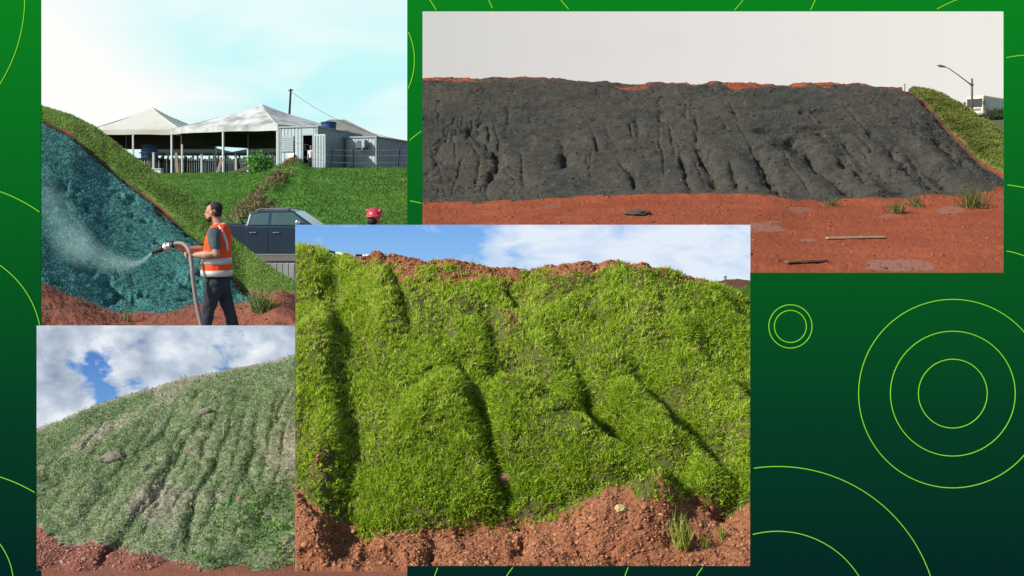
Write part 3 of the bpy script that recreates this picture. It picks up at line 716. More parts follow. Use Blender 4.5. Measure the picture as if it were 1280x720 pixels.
o=leaves('weeds',P,N,r.uniform(.007,.019,len(P)),m_weed,np.clip(.45+.5*fbm(P,1.6,3)+r.normal(0,.2,len(P)),0,1),6,.7,r,clip=(-20,372)); tag(o,'low small leaved weeds scattered over the grey green slope','weeds',kind='stuff')
P,N,_=sample(T4,50000,(.35+T4.m['green'])*(1-T4.m['dirt']),r)
o=blades('sparse_grass',P,N,r.uniform(.012,.035,len(P)),.006,foliage('pale_grass',(.18,.25,.12),(.42,.48,.28),(.72,.68,.58),.4,.7),np.clip(.52+.4*fbm(P,1.1,3)+r.normal(0,.33,len(P)),0,1),.8,.6,.3,r,clip=(-20,372)); tag(o,'sparse thin grass between the weeds of the grey green slope','grass',kind='stuff')
dens=mound(T4.px,T4.py,338,635,52,40,.7)+mound(T4.px,T4.py,270,705,22,12,.8)+mound(T4.px,T4.py,225,705,8,8,.8)+mound(T4.px,T4.py,350,690,25,25,.7)+mound(T4.px,T4.py,235,600,12,25,.25)+mound(T4.px,T4.py,285,660,20,30,.3)
P,N,_=sample(T4,190,dens*(dens>.08),r)
o=leaves('broad_weeds',P,N,r.uniform(.022,.045,len(P)),foliage('broad_leaf',(.06,.17,.03),(.17,.36,.08),(.28,.44,.16),.4,.5),np.clip(.5+r.normal(0,.25,len(P)),0,1),7,.8,r,clip=(-20,371)); tag(o,'broad leaved fresh green weeds in the lower right of the grey green slope','weeds',kind='stuff')
P,N,_=sample(T4,9000,.03+T4.m['dirt'],r)
o=clods('earth_clods',P,r.gamma(1.2,.0036,len(P))+.002,tinted('mixed_clod',(.18,.07,.05),(.34,.20,.15)),r.random(len(P)),r,clip=(-20,371)); tag(o,'clods and small stones at the foot of the grey green slope','soil',kind='stuff')
# ================================================================== people
def caps(mb, chain, n=12):
    """tapered limb with round joints: chain of (point, radius)"""
    pts=[Vector(p) for p,_ in chain]; rs=[r for _,r in chain]
    mb.tube(pts,rs,n)
    for p,r in zip(pts,rs): ball(mb,p,(r,r,r),n)
def ball(mb,c,r,n=12,rot=None):
    k=max(6,n//2+2); vs=[]
    prof=[(math.sin(math.pi*i/k),-math.cos(math.pi*i/k)) for i in range(1,k)]
    m=Matrix.Translation(Vector(c))@(rot.to_4x4() if rot else Matrix())@Matrix.Diagonal((r[0],r[1],r[2],1))
    mb.lathe(prof,n,m)
_CL=bpy.data.textures.new('creases','CLOUDS'); _CL.noise_scale=.09; _CL.noise_depth=2
def crease(o,st=.025):
    m=o.modifiers.new('creases','DISPLACE'); m.texture=_CL; m.strength=st; m.mid_level=.5; m.texture_coords='LOCAL'; return o
def remesh(o,vox,smooth=6):
    r=o.modifiers.new('remesh','REMESH'); r.mode='VOXEL'; r.voxel_size=vox; r.use_smooth_shade=True
    s=o.modifiers.new('smooth','SMOOTH'); s.factor=.5; s.iterations=smooth
    return o
m_skin=paint('skin',(.42,.22,.15),.55,.35,0,.12,12)
m_hair=paint('dark_hair',(.018,.014,.012),.7,.3,0,.3,60,.004)
m_shirt=paint('grey_shirt',(.085,.105,.115),.9,.1,0,.15,10)
m_trouser=paint('grey_trousers',(.035,.040,.050),.9,.1,0,.25,7,.004)
m_boot=paint('boot',(.03,.025,.02),.7,.3)
m_hivis=paint('orange_vest',(.86,.085,.012),.75,.15,0,.12,9,.004,(.55,.075,.03))
m_refl=paint('reflective_tape',(.50,.50,.49),.45,.4,.2,.08,20)
m_white=paint('white_cloth',(.62,.62,.62),.9,.1,0,.1,8)
m_red=paint('red_plastic',(.42,.035,.055),.35,.5,0,.15,8)
m_black=paint('black_rubber',(.012,.012,.013),.6,.4,0,.2,8)
def head_into(mb,c,s=1.0,fwd=Vector((-1,0,0))):
    """skull, jaw, nose, brow, eye hollows, lips and ears, facing fwd"""
    f=fwd.normalized(); l=Vector((0,0,1)).cross(f); P=lambda a,b,z: Vector(c)+(f*a+l*b+Vector((0,0,z)))*s
    M=Matrix((f,l,Vector((0,0,1)))).transposed()
    ball(mb,P(-.012,0,.03),(.098*s,.078*s,.098*s),16,M); ball(mb,P(.022,0,-.045),(.066*s,.060*s,.080*s),14,M); ball(mb,P(.055,0,-.098),(.026*s,.028*s,.022*s),10,M)
    mb.tube([P(.082,0,.012),P(.104,0,-.018),P(.090,0,-.038)],[.009*s,.014*s,.010*s],8)
    ball(mb,P(.076,0,.022),(.016*s,.052*s,.012*s),10,M); ball(mb,P(.082,0,-.063),(.012*s,.024*s,.008*s),8,M); ball(mb,P(.080,0,-.076),(.012*s,.022*s,.008*s),8,M)
    for q in (-1,1):
        ball(mb,P(.073,q*.032,.002),(.012*s,.014*s,.009*s),8,M); ball(mb,P(-.01,q*.080,-.012),(.020*s,.009*s,.032*s),8,M)
def hand_into(mb,wr,palm,grip,up,s=1.0,side=1):
    """palm with five unequal fingers curled round a bar at grip along direction up"""
    wr,palm,grip=Vector(wr),Vector(palm),Vector(grip); d=(palm-wr).normalized(); up=Vector(up).normalized(); n=d.cross(up).normalized()*side
    caps(mb,[(wr,.028*s),(palm,.036*s)],8)
    for i,(o,L) in enumerate(((.030,.92),(.010,1.0),(-.010,.94),(-.030,.75))):
        b=palm+up*o*s+d*.02*s; a=b+d*.034*L*s+n*.018*s; e=a+d*.004*s+n*.032*L*s; t=e-d*.026*L*s+n*.006*s
        caps(mb,[(b,.0105*s),(a,.0100*s),(e,.0092*s),(t,.0082*s)],6)
    b=palm-d*.02*s+up*.032*s; a=b+n*.034*s+up*.012*s+d*.006*s; e=a+n*.018*s+d*.020*s
    caps(mb,[(b,.012*s),(a,.011*s),(e,.009*s)],6)

def worker():
    base=at(272,440,14.3); ii=np.argmin((T1.P[...,0]-base.x)**2+(T1.P[...,1]-14.3)**2); base.z=float(T1.P[...,2].ravel()[ii])
    root=empty('person',base); tag(root,'worker in an orange reflective vest aiming a thick hose at the teal slope','person')
    J=lambda px,y,py: Vector(((px-272)*.01044,y,(440-py)*.01044))
    hd=J(266.5,0,270.5)
    mb=MB(); head_into(mb,hd,1.06,Vector((-1,.12,-.10)))
    caps(mb,[(hd+Vector((.03,0,-.06)),.058),(J(274,0,289),.066)])
    el,er=J(277,-.255,321),J(259,.25,319); wl,wr=J(250.5,-.205,323),J(231,.06,317.5)
    sl,sr=J(272,-.20,297),J(271,.20,297)
    caps(mb,[(sl,.07),(el,.052),(J(264,-.235,322.5),.056),(wl,.036)]); caps(mb,[(sr,.07),(er,.052),(J(245,.17,318),.054),(wr,.036)])
    hand_into(mb,wl,J(244.5,-.195,323),J(243,-.2,324),Vector((-.1,0,1)),1.08,-1)
    hand_into(mb,wr,J(224.5,.035,316.5),J(222,0,315),Vector((-.9,0,.25)),1.08,-1)
    caps(mb,[(J(274,0,292),.10),(J(272,0,320),.12),(J(272,0,355),.12)])
    hl,hr=J(271,-.095,360),J(273,.095,360)
    kl,kr=J(263,-.115,394),J(283,.11,392); al,ar=J(259,-.12,431),J(293,.12,430)
    caps(mb,[(hl,.08),(kl,.05),(al,.036)]); caps(mb,[(hr,.08),(kr,.05),(ar,.036)])
    b=remesh(mb.build('body',m_skin,root),.0075,3)
    # hair over the crown and nape, short beard
    mb=MB(); f=Vector((-1,.12,0)).normalized(); Mh=Matrix((f,Vector((0,0,1)).cross(f),Vector((0,0,1)))).transposed()
    ball(mb,hd+Vector((.030,0,.056)),(.098,.086,.082),16,Mh); ball(mb,hd+Vector((.058,0,.0)),(.056,.078,.080),14,Mh); ball(mb,hd+Vector((-.052,.006,.108)),(.046,.058,.034),12,Mh); ball(mb,hd+Vector((.0,-.075,.01)),(.018,.012,.05),8,Mh); ball(mb,hd+Vector((.0,.075,.01)),(.018,.012,.05),8,Mh)
    remesh(mb.build('hair',m_hair,root),.009,2)
    mb=MB(); ball(mb,hd+Vector((-.045,0,-.100)),(.052,.060,.036),12,Mh); ball(mb,hd+Vector((-.022,0,-.07)),(.034,.068,.040),12,Mh); remesh(mb.build('beard',m_hair,root),.009,2)
    # t-shirt with sleeves, under the vest
    mb=MB(); caps(mb,[(J(274,0,291),.085),(J(272,0,305),.135),(J(271,0,335),.15),(J(271,0,352),.15)])
    for sh,e in ((sl,el),(sr,er)): caps(mb,[(sh+Vector((0,0,.0)),.088),(sh.lerp(e,.62),.076)])
    crease(remesh(mb.build('shirt',m_shirt,root),.011,5),.022)
    # vest
    def vring(z,cx,a,bb,n=28,gap=0): return [Vector((cx+a*math.cos(2*math.pi*i/n)*(1+.03*math.sin(7*i+z*9)),bb*math.sin(2*math.pi*i/n),z)) for i in range(n)]
    Z=lambda py:(440-py)*.01044
    prof=[(352.5,-.010,.192,.212),(345,-.012,.196,.215),(335,-.010,.190,.212),(322,-.006,.183,.210),(310,.0,.176,.212),(300,.008,.162,.205),(293,.014,.140,.188),(288,.018,.112,.140),(285,.022,.085,.095)]
    mb=MB(); mb.rings([vring(Z(p),c,a,w_) for p,c,a,w_ in prof])
    v=crease(mb.build('vest',m_hivis,root,True,sub=2),.030)
    def band(py0,py1,off=.006):
        ys=np.array([p[0] for p in prof])[::-1]
        def at_(py): return [float(np.interp(py,ys,np.array([q[k] for q in prof])[::-1])) for k in (1,2,3)]
        m=MB(); r=[]
        for py,o in ((py0,-.01),(py0,off),((py0+py1)/2,off),(py1,off),(py1,-.01)):
            c,a,w_=at_(py); r.append(vring(Z(py),c,a+o,w_+o))
        m.rings(r); m.build('reflective_stripe',m_refl,v,True)
    band(335,327); band(350,342.5)
    m=MB(); m.tube([J(287.8,-.125,318),J(286,-.135,306),J(281,-.125,294),J(276,-.11,287)],.020,8); m.build('shoulder_stripe',m_refl,v,True)
    m=MB(); m.tube([J(277,.055,283),J(281,0,284.5),J(278,-.05,286)],.014,8); m.build('collar',m_white,root,True)
    # trousers and boots
    mb=MB(); caps(mb,[(J(271,0,350),.150),(J(272,0,358),.160)])
    for h,k,a in ((hl,kl,al),(hr,kr,ar)): caps(mb,[(h,.122),(h.lerp(k,.5),.100),(k,.078),(k.lerp(a,.5),.076),(a+Vector((0,0,.02)),.066)])
    t_=crease(remesh(mb.build('trousers',m_trouser,root),.012,5),.035)
    for a in (al,ar):
        mb=MB(); caps(mb,[(a+Vector((.03,0,.02)),.062),(a+Vector((.02,0,-.035)),.055),(a+Vector((-.09,0,-.05)),.048),(a+Vector((-.15,0,-.055)),.040)]); remesh(mb.build('boot',m_boot,root),.012,3)
    return root,J
WORKER,J=worker()
WB=WORKER.location
# hose
def Jw(px,y,py): return WB+J(px,y,py)
m_hose=paint('pinkish_hose',(.22,.175,.165),.55,.35,0,.15,14); m_metal=paint('pale_metal',(.45,.46,.45),.4,.5,.6,.1,20)
root=empty('hose',Jw(262,-.3,440)); tag(root,'thick pinkish grey hose with a black spray nozzle, held by the worker','hose')
inv=Matrix.Translation(-root.location)
hp=[(209,.0,314),(216,-.01,311),(224,-.03,309.2),(231,-.07,310),(237,-.12,313.5),(242.5,-.20,320),(246,-.25,331),(248.5,-.29,345),(251,-.31,362),(254,-.32,380),(258.5,-.33,400),(264,-.35,420),(272,-.40,434),(290,-.55,437.4),(330,-.9,438),(380,-1.2,439)]
def crspline(p,n=6):
    out=[]; p=[Vector(q) for q in p]
    for i in range(len(p)-1):
        a,b,c,d=p[max(i-1,0)],p[i],p[i+1],p[min(i+2,len(p)-1)]
        for k in range(n):
            t=k/n; out.append(.5*((2*b)+(c-a)*t+(2*a-5*b+4*c-d)*t*t+(3*b-a-3*c+d)*t**3))
    return out+[p[-1]]
loc=lambda q:Jw(*q)-root.location
mb=MB(); mb.tube([v for v in crspline([loc(q) for q in hp[:13]])],.026,12); mb.build('hose_pipe',m_hose,root,True)
mb=MB(); mb.tube([loc((213.5,-.005,311.5)),loc((210.5,0,313)),loc((209.8,0,313.3)),loc((206,.01,314.8)),loc((205,.01,315))],[.044,.048,.060,.060,.042],12); c_=mb.build('coupling',m_metal,root,False)
mb=MB(); mb.tube([loc((217.5,-.01,310.6)),loc((215.5,-.008,311))],.045,12); mb.build('hose_clamp',m_black,root)
mb=MB(); mb.tube([loc((205.5,.01,314.8)),loc((202,.015,316)),loc((196,.025,318.6)),loc((189.5,.04,321.5))],[.050,.046,.034,.024],12); mb.build('nozzle',m_black,root,True)
# spray: a cloud of fine water and the jet's drops
NZ=Jw(189,.04,321.6)
path=[NZ]+[at(x,y,d) for x,y,d in ((176,327,15.2),(160,330.5,16.0),(140,329,16.7),(118,321,17.4),(98,309,18.0),(80,293,18.8),(64,276,19.4),(48,258,20.0),(28,236,20.6))]
rad=[.02,.06,.12,.18,.25,.32,.40,.48,.56,.64]
sp=crspline(path,5); rr=[float(np.interp(i/(len(sp)-1),np.linspace(0,1,len(rad)),rad)) for i in range(len(sp))]
mb=MB(); mb.tube(sp,rr,16)
t=NT('spray_mist'); p=t.pos(); v=t.n('ShaderNodeVolumePrincipled'); v.inputs['Color'].default_value=(.62,.97,.93,1); v.inputs['Anisotropy'].default_value=.2
n=t.ramp(t.noise(p,2.2,5,.65,.5),[(.36,(0,0,0)),(.75,(1,1,1))]); t.l(t.math('MULTIPLY',n,.30),v.inputs['Density']); m_mist=t.done(v.outputs[0],True)
sroot=mb.build('water_spray',m_mist,None,True); tag(sroot,'pale teal mist blown from the nozzle onto the slope','spray',kind='stuff')
for k in (.78,.52):
    mb=MB(); mb.tube(sp,[q*k for q in rr],16); mb.build('mist_core',m_mist,sroot,True)
r=np.random.default_rng(9); n=1300; tt=r.random(n)**1.5; k=(tt*(len(sp)-1)).astype(int); SPv=np.array([v[:] for v in sp]); P=SPv[k]+(SPv[np.minimum(k+1,len(sp)-1)]-SPv[k])*r.random((n,1))+r.normal(0,.33,(n,3))*np.array(rr)[k][:,None]
o=clods('spray_drops',P,r.uniform(.002,.005,n)*(.8+tt),tinted('teal_drop',(.25,.55,.52),(.60,.85,.82),.4),r.random(n),r,squash=1.0); tag(o,'fine teal drops flying from the nozzle','spray',kind='stuff')

def stander(name,label,base,h,shirt,trousers,face,helmet=False):
    """upright figure with hanging arms"""
    s=h/1.8; root=empty(name,base); tag(root,label,'person'); V=lambda x,y,z:Vector((x*s,y*s,z*s)); f=Vector(face).normalized(); l=Vector((0,0,1)).cross(f)
    W=lambda a,b,z:(f*a+l*b+Vector((0,0,z)))*s
    mb=MB(); head_into(mb,W(.02,0,1.68),s,f); caps(mb,[(W(0,0,1.60),.055*s),(W(-.01,0,1.48),.065*s)]); caps(mb,[(W(0,0,1.40),.11*s),(W(0,0,1.0),.11*s)])
    for q in (-1,1):
        caps(mb,[(W(0,q*.18,1.43),.055*s),(W(-.02,q*.25,1.13),.043*s),(W(.06,q*.25,.88),.030*s)])
        hand_into(mb,W(.06,q*.25,.88),W(.08,q*.25,.80),W(.08,q*.25,.8),f,s,q)
        caps(mb,[(W(0,q*.09,.92),.085*s),(W(.01,q*.10,.50),.055*s),(W(-.02,q*.10,.08),.04*s)])
    remesh(mb.build('body',m_skin,root),.011*s,2)
    mb=MB(); caps(mb,[(W(-.01,0,1.47),.07*s),(W(0,0,1.36),.15*s),(W(0,0,1.15),.14*s),(W(0,0,.95),.15*s)])
    for q in (-1,1): caps(mb,[(W(0,q*.17,1.43),.085*s),(W(-.015,q*.235,1.2),.062*s)])
    remesh(mb.build('shirt',shirt,root),.015,4)
    mb=MB(); caps(mb,[(W(0,0,.95),.145*s),(W(0,0,.88),.15*s)])
    for q in (-1,1): caps(mb,[(W(0,q*.09,.88),.11*s),(W(.01,q*.1,.5),.075*s),(W(-.02,q*.1,.1),.065*s)])
    remesh(mb.build('trousers',trousers,root),.015,4)
    for q in (-1,1):
        mb=MB(); caps(mb,[(W(-.04,q*.1,.05),.05*s),(W(.10,q*.1,.04),.04*s)]); remesh(mb.build('boot',m_boot,root),.014,2)
    hc=W(0,0,1.68)
    if helmet:
        m=Matrix.Translation(hc+Vector((0,0,.05)))
        mb=MB(); mb.lathe([(.158,-.008),(.162,0),(.150,.012),(.128,.020),(.124,.06),(.105,.108),(.070,.138),(.02,.150)],20,m)
        hm=mb.build('helmet',m_red,root,True)
        mb=MB(); mb.tube([hc+Vector((0,-.03,.03))+l*0+Vector((0,0,.115))+f*a for a in (-.12,-.06,0,.06,.12)],[.006,.016,.018,.016,.006],8); mb.build('helmet_ridge',m_red,hm,True)
        for q in (-1,1):
            mb=MB(); ball(mb,hc+l*q*.115*s+Vector((0,-.03,.145)),(.042,.036,.036),10); mb.build('ear_muff',m_red,hm,True)
        mb=MB(); ball(mb,hc+f*-.055+Vector((0,0,-.03)),(.085,.085,.075),12); mb.build('hair',m_hair,root,True)
    else:
        mb=MB(); ball(mb,hc+f*-.03*s+Vector((0,0,.05*s)),(.095*s,.095*s,.085*s),12); mb.build('hair',m_hair if not helmet else m_hair,root,True)
    return root
# the helmeted person by the road, only the head shows over the sunlit slope's sky
b=at(468,0,18.6); ii=np.argmin((T1b.P[...,0]-b.x)**2+(T1b.P[...,1]-18.6)**2); b.z=float(T1b.P[...,2].ravel()[ii])
hp_=stander('person','person in a red hard hat with ear muffs, standing below the far bank',b,(CZ-(261-HY)*18.6/F)-b.z-.04,paint('dark_jacket',(.05,.04,.05),.9,.1),m_trouser,(.5,.8,0),True)

# ================================================================== pickup truck
m_tblue=paint('slate_blue_paint',(.040,.066,.095),.22,.7,.35,.12,3); m_glass=paint('dark_glass',(.05,.10,.10),.06,.8,0,.3,2); m_wind=paint('pale_windscreen',(.28,.42,.44),.10,.6,0,.2,2)
m_chrome=paint('chrome',(.75,.78,.80),.18,.6,.9,.05); m_plast=paint('grey_plastic',(.16,.17,.17),.6,.3); m_rim=paint('alloy',(.4,.41,.42),.35,.5,.8,.1); m_lred=paint('red_lens',(.35,.01,.01),.2,.5); m_lamp=paint('clear_lens',(.7,.72,.72),.12,.6); m_seam=paint('dark_seam',(.004,.005,.006),.8,.1)
def truck():
    bx=at(243,0,34.0).x; zz=[float(T1b.P[...,2].ravel()[np.argmin((T1b.P[...,0]-x)**2+(T1b.P[...,1]-34.9)**2)]) for x in (bx+1,bx+4.3)]
    root=empty('pickup_truck',(bx,34.0,max(zz)-.03)); tag(root,'dark slate blue double cab pickup truck parked on the road behind the grass ridge','truck')
    W=1.82
    low=[(0,.55),(.06,.42),(.55,.40)]
    def arch(cx,r=.43): return [(cx+r*math.cos(a),.40+max(0,r*math.sin(a))) for a in [math.pi*(1-i/8) for i in range(9)]]
    low+=arch(1.02)+arch(4.30)+[(5.1,.38),(5.30,.52),(5.33,.85),(5.27,1.02),(5.05,1.10),(4.3,1.22),(3.72,1.28),(1.60,1.29),(1.52,1.34),(.03,1.34),(0,1.2)]
    mb=MB(); mb.prism(low,0,W); body=mb.build('body',m_tblue,root,False,.07)
    # greenhouse, narrowing to the roof
    pr=[(1.57,1.27),(1.66,1.70),(1.95,1.775),(2.9,1.79),(3.06,1.75),(3.74,1.27)]
    sh=lambda z:.20*(z-1.27)/.5
    a=[Vector((x,.02+sh(z),z)) for x,z in pr]; c=[Vector((x,W-.02-sh(z),z)) for x,z in pr]; n=len(pr)
    mb=MB(); mb.add(a+c,[tuple(range(n)),tuple(range(2*n-1,n-1,-1))]+[(i,i+n,(i+1)%n+n,(i+1)%n) for i in range(n)]); cab=mb.build('cab',m_tblue,root,False,.06)
    def side(poly,y0,mat,name,par,th=.012,flip=False):
        mb=MB()
        f=(lambda z:y0+sh(z)) if not flip else (lambda z:W-y0-sh(z))
        d=-th if not flip else th
        n=len(poly); vs=[Vector((x,f(z)+d,z)) for x,z in poly]+[Vector((x,f(z)+.03*(1 if not flip else -1),z)) for x,z in poly]
        mb.add(vs,[tuple(range(n)),tuple(range(2*n-1,n-1,-1))]+[(i,i+n,(i+1)%n+n,(i+1)%n) for i in range(n)]); return mb.build(name,mat,par)
    for fl in (False,True):
        d1_=side([(1.64,.44),(2.27,.44),(2.27,1.27),(1.60,1.27)],-.012 if not fl else -.012,m_tblue,'door',root,.006,fl) if False else None
        y=-.010 if not fl else W-.004
        for x0,x1,name in ((1.62,2.30,'rear'),(2.34,3.25,'front')):
            mb=MB(); pl=[(x0+.05,.46),(x1-(.12 if x0>2 else .0),.46),(x1,.75),(x1,1.255),(x0,1.255),(x0,.70)]; mb.prism(pl,y,y+.014); dr=mb.build('door',m_tblue,root,False,.008)
            mb=MB(); hx=x0+.10; mb.box((hx,y-(.035 if not fl else -.014),1.07),(hx+.20,y+(.0 if not fl else .035),1.105)); mb.build('handle',m_chrome,dr,False,.01)
            wp=[(x0+.06,1.33),(x1-.02,1.33),(x1-.02,1.70),(x0+.14,1.66)] if x0<2 else [(x0+.03,1.33),(x1+.20,1.33),(x1-.22,1.70),(x0+.03,1.70)]
            side(wp,.02,m_glass,'window',dr,.008,fl)
        mb=MB(); ym=-.16 if not fl else W+.02; mb.box((3.16,ym,1.30),(3.30,ym+.17,1.47)); mb.build('mirror',m_chrome,root,True,.035)
        mb=MB(); mb.box((1.62,-.06 if not fl else W-.06,.36),(3.5,.12 if not fl else W+.06,.43)); mb.build('running_board',m_plast,root,False,.02)
        mb=MB(); yr=.19 if not fl else W-.22; mb.tube([(1.85,yr,1.775),(2.0,yr,1.82),(2.8,yr,1.83),(2.95,yr,1.79)],.018,8); mb.build('roof_rail',m_plast,root,True)
        mb=MB(); yl=.0 if not fl else W-.22; mb.box((-.015,yl-.005,.86),(.12,yl+.22,1.22)); mb.build('tail_lamp',m_lred,root,False,.02)
        mb=MB(); mb.box((5.12,yl-.005,.86),(5.345,yl+.22,1.03)); mb.build('headlight',m_lamp,root,False,.03)
        for cx in (1.02,4.30):
            yw=.12 if not fl else W-.12; M=Matrix.Translation((cx,yw,.385))@Matrix.Rotation(R(90),4,'X'); w_=empty('wheel'); w_.parent=root
            mb=MB(); mb.lathe([(.24,-.12),(.36,-.12),(.385,-.08),(.385,.08),(.36,.12),(.24,.12)],24,M); mb.build('tyre',m_black,w_,True)
            mb=MB(); mb.lathe([(.05,-.125),(.235,-.105),(.245,-.08),(.245,.08),(.235,.105),(.05,.125)],16,M); mb.build('rim',m_rim,w_)
    mb=MB(); mb.box((.10,.10,1.345),(1.46,W-.10,1.36)); mb.build('bed_cover',m_black,root,False,.01)
    mb=MB(); mb.tube([(1.50,.16,1.33),(1.36,.2,1.50),(1.30,.3,1.53),(1.30,W-.3,1.53),(1.36,W-.2,1.50),(1.50,W-.16,1.33)],.03,8); mb.build('roll_bar',m_black,root,True)
    q=lambda x,z,y:Vector((x,y,z))
    mb=MB(); e=.012; mb.add([q(3.72+e,1.29+e,.10),q(3.72+e,1.29+e,W-.10),q(3.10+e,1.725+e,W-.24),q(3.10+e,1.725+e,.24),q(3.70,1.28,.10),q(3.70,1.28,W-.10),q(3.08,1.71,W-.24),q(3.08,1.71,.24)],[(0,1,2,3),(7,6,5,4),(0,4,5,1),(1,5,6,2),(2,6,7,3),(3,7,4,0)]); mb.build('windscreen',m_wind,root)
    mb=MB(); mb.box((5.10,.28,.62),(5.345,W-.28,1.0)); mb.build('grille',m_plast,root,False,.02)
    mb=MB(); mb.box((5.05,-.01,.36),(5.40,W+.01,.56)); mb.build('front_bumper',m_plast,root,False,.04)
    mb=MB(); mb.box((-.10,.05,.42),(.08,W-.05,.58)); mb.build('rear_bumper',m_chrome,root,False,.03)
    return root
truck()
# low concrete wall in front of the truck
m_conc=paint('pale_concrete',(.33,.34,.33),.9,.15,0,.15,3,.01,(.22,.22,.20))
mb=MB(); a,b=at(318,0,30.2),at(369.5,0,30.2); z0=.45
for i in range(7):
    x=a.x+(b.x-a.x)*i/7; mb.box((x,30.1,z0),(x+(b.x-a.x)/7-.012,30.35,at(0,329,30.2).z))
o=mb.build('concrete_wall',m_conc,None,False,.012); tag(o,'low pale concrete wall of upright slabs in front of the pickup truck','wall')

# ================================================================== yard: tents, sheds, cabins
m_canvas=paint('cream_canvas',(.50,.52,.46),.8,.15,0,.10,.9,.01,(.40,.41,.36)); m_dirty=paint('stained_canvas',(.50,.53,.52),.7,.25,0,.25,1.6,.02,(.15,.155,.14)); m_dark=paint('dark_tarp',(.022,.028,.032),.85,.1,0,.3,1.5); m_pole=paint('white_pole',(.45,.50,.50),.5,.3,0,.1,4)
m_under=paint('painted_shade_cloth',(.055,.058,.060),.9,.1,0,.3,1.0)  # dark cloth: the shade under the canopies is put into its colour
def tent(name,label,c,half,rot,ze,za,mat,drop,curtain,zg,extra=True):
    root=empty(name,(c[0],c[1],zg),rot); tag(root,label,'tent'); he,ha=ze-zg,za-zg; hx,hy=half
    # canopy: concave hip roof sheet with thickness
    mb=MB(); n=8; V=[];Fc=[]
    for k in range(n+1):
        t=k/n; s=1-t; z=he+(ha-he)*(t**1.25)
        for (sx,sy) in ((-1,-1),(1,-1),(1,1),(-1,1)): V.append(Vector((sx*hx*s if k<n else sx*.02,sy*hy*s if k<n else sy*.02,z)))
    for k in range(n):
        for j in range(4): Fc.append((k*4+j,k*4+(j+1)%4,(k+1)*4+(j+1)%4,(k+1)*4+j))
    Fc.append((n*4,n*4+1,n*4+2,n*4+3)); m0=len(V)
    V2=[Vector((v.x*.995,v.y*.995,v.z-.05)) for v in V]
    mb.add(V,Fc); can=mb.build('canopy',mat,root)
    mb=MB(); mb.add(V2,[tuple(reversed(f)) for f in Fc]); mb.build('shaded_underside',m_under,can)  # canopy underside as a dark copy, shade painted in
    mb=MB()
    for a,b in (((-hx,-hy),(hx,-hy)),((hx,-hy),(hx,hy)),((hx,hy),(-hx,hy)),((-hx,hy),(-hx,-hy))):
        a,b=Vector(a),Vector(b); d=(b-a); nrm=Vector((d.y,-d.x)).normalized(); k=14; top=[];bot=[]
        for i in range(k+1):
            p=a+d*i/k+nrm*.015; sg=.05*math.sin(math.pi*i/k)+.03*abs(math.sin(2.5*math.pi*i/k)); top.append(Vector((p.x,p.y,he+.02))); bot.append(Vector((p.x,p.y,he-drop+sg)))
        vs=top+bot; mb.add(vs,[(i,i+1,k+2+i,k+1+i) for i in range(k)])
    o=mb.build('valance',mat,root); sm=o.modifiers.new('solid','SOLIDIFY'); sm.thickness=.012
    for sx in (-1,0,1):
        for sy in (-1,1):
            if sx==0 and sy==1: continue
            mb=MB(); x,y=sx*(hx-.07),sy*(hy-.07); mb.box((x-.06,y-.06,-.15),(x+.06,y+.06,he-.02)); mb.build('pole',m_pole,root,False,.01)
    if curtain:
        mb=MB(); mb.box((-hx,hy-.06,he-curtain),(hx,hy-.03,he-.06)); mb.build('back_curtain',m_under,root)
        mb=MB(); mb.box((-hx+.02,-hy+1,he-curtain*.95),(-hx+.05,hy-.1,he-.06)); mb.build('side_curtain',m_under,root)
    for sx,sy in ((-1,-1),(1,-1),(1,1),(-1,1)):
        mb=MB(); mb.tube([(sx*(hx-.06),sy*(hy-.06),he-.08),(0,0,ha-.16)],.035,6); mb.build('rafter',m_pole,root)
    return root
zg=yard(280,72)
tent('marquee_tent','stained grey white marquee tent with bright streaks, beside the metal cabin',(-17.25,75.55),(4.5,4.0),R(-26),7.52,9.28,m_dirty,.42,1.1,yard(290,75))
tent('marquee_tent','plain cream marquee tent, farther left and half hidden by the teal slope',(-27.6,84.2),(3.75,3.7),R(-4),7.80,9.75,m_canvas,.40,1.1,yard(190,84))
# dark sheds behind the tents
def shed(label,x,D,w,dp,h,ridge,walls,roofm,hip=0.0):
    zg=yard(min(max(640+x*F/D,170),510),D); root=empty('shed',(x,D,zg)); tag(root,label,'shed')
    if walls:
        mb=MB(); mb.box((-w/2,0,-.1),(w/2,dp,h)); mb.build('wall',walls,root)
    else:
        for sx in (-1,1):
            for y in (.1,dp-.1): 
                mb=MB(); mb.box((sx*(w/2-.1)-.07,y-.07,-.1),(sx*(w/2-.1)+.07,y+.07,h)); mb.build('post',m_dark,root)
    mb=MB(); e=.35; q=hip
    V=[(-w/2-e,-e,h-.02),(w/2+e,-e,h-.02),(w/2+e,dp+e,h-.02),(-w/2-e,dp+e,h-.02),(-q,dp/2,ridge),(q,dp/2,ridge)]
    V+= [(a,b,c+.08) for a,b,c in V]
    mb.add(V,[(0,1,2,3),(6+0,6+1,6+5,6+4),(6+1,6+2,6+5),(6+2,6+3,6+4,6+5),(6+3,6+0,6+4),(0,6,7,1),(1,7,8,2),(2,8,9,3),(3,9,6,0)]); mb.build('roof',roofm,root)
    return root
m_fibro=paint('weathered_roof',(.19,.19,.175),.9,.1,0,.2,1.2,.01,(.11,.105,.09))
shed('low open shed with a dark pointed roof, behind the cream tent',-28.6,96,7.2,5,2.35,3.3,None,m_dark)
shed('low open shed with a dark pointed roof, behind the stained tent',-20.8,95,6.6,5,2.3,3.2,None,m_dark)
shed('shed with a weathered grey hip roof behind the metal cabins',-14.2,86,8.2,6,2.9,4.75,m_dark,m_fibro,.6)
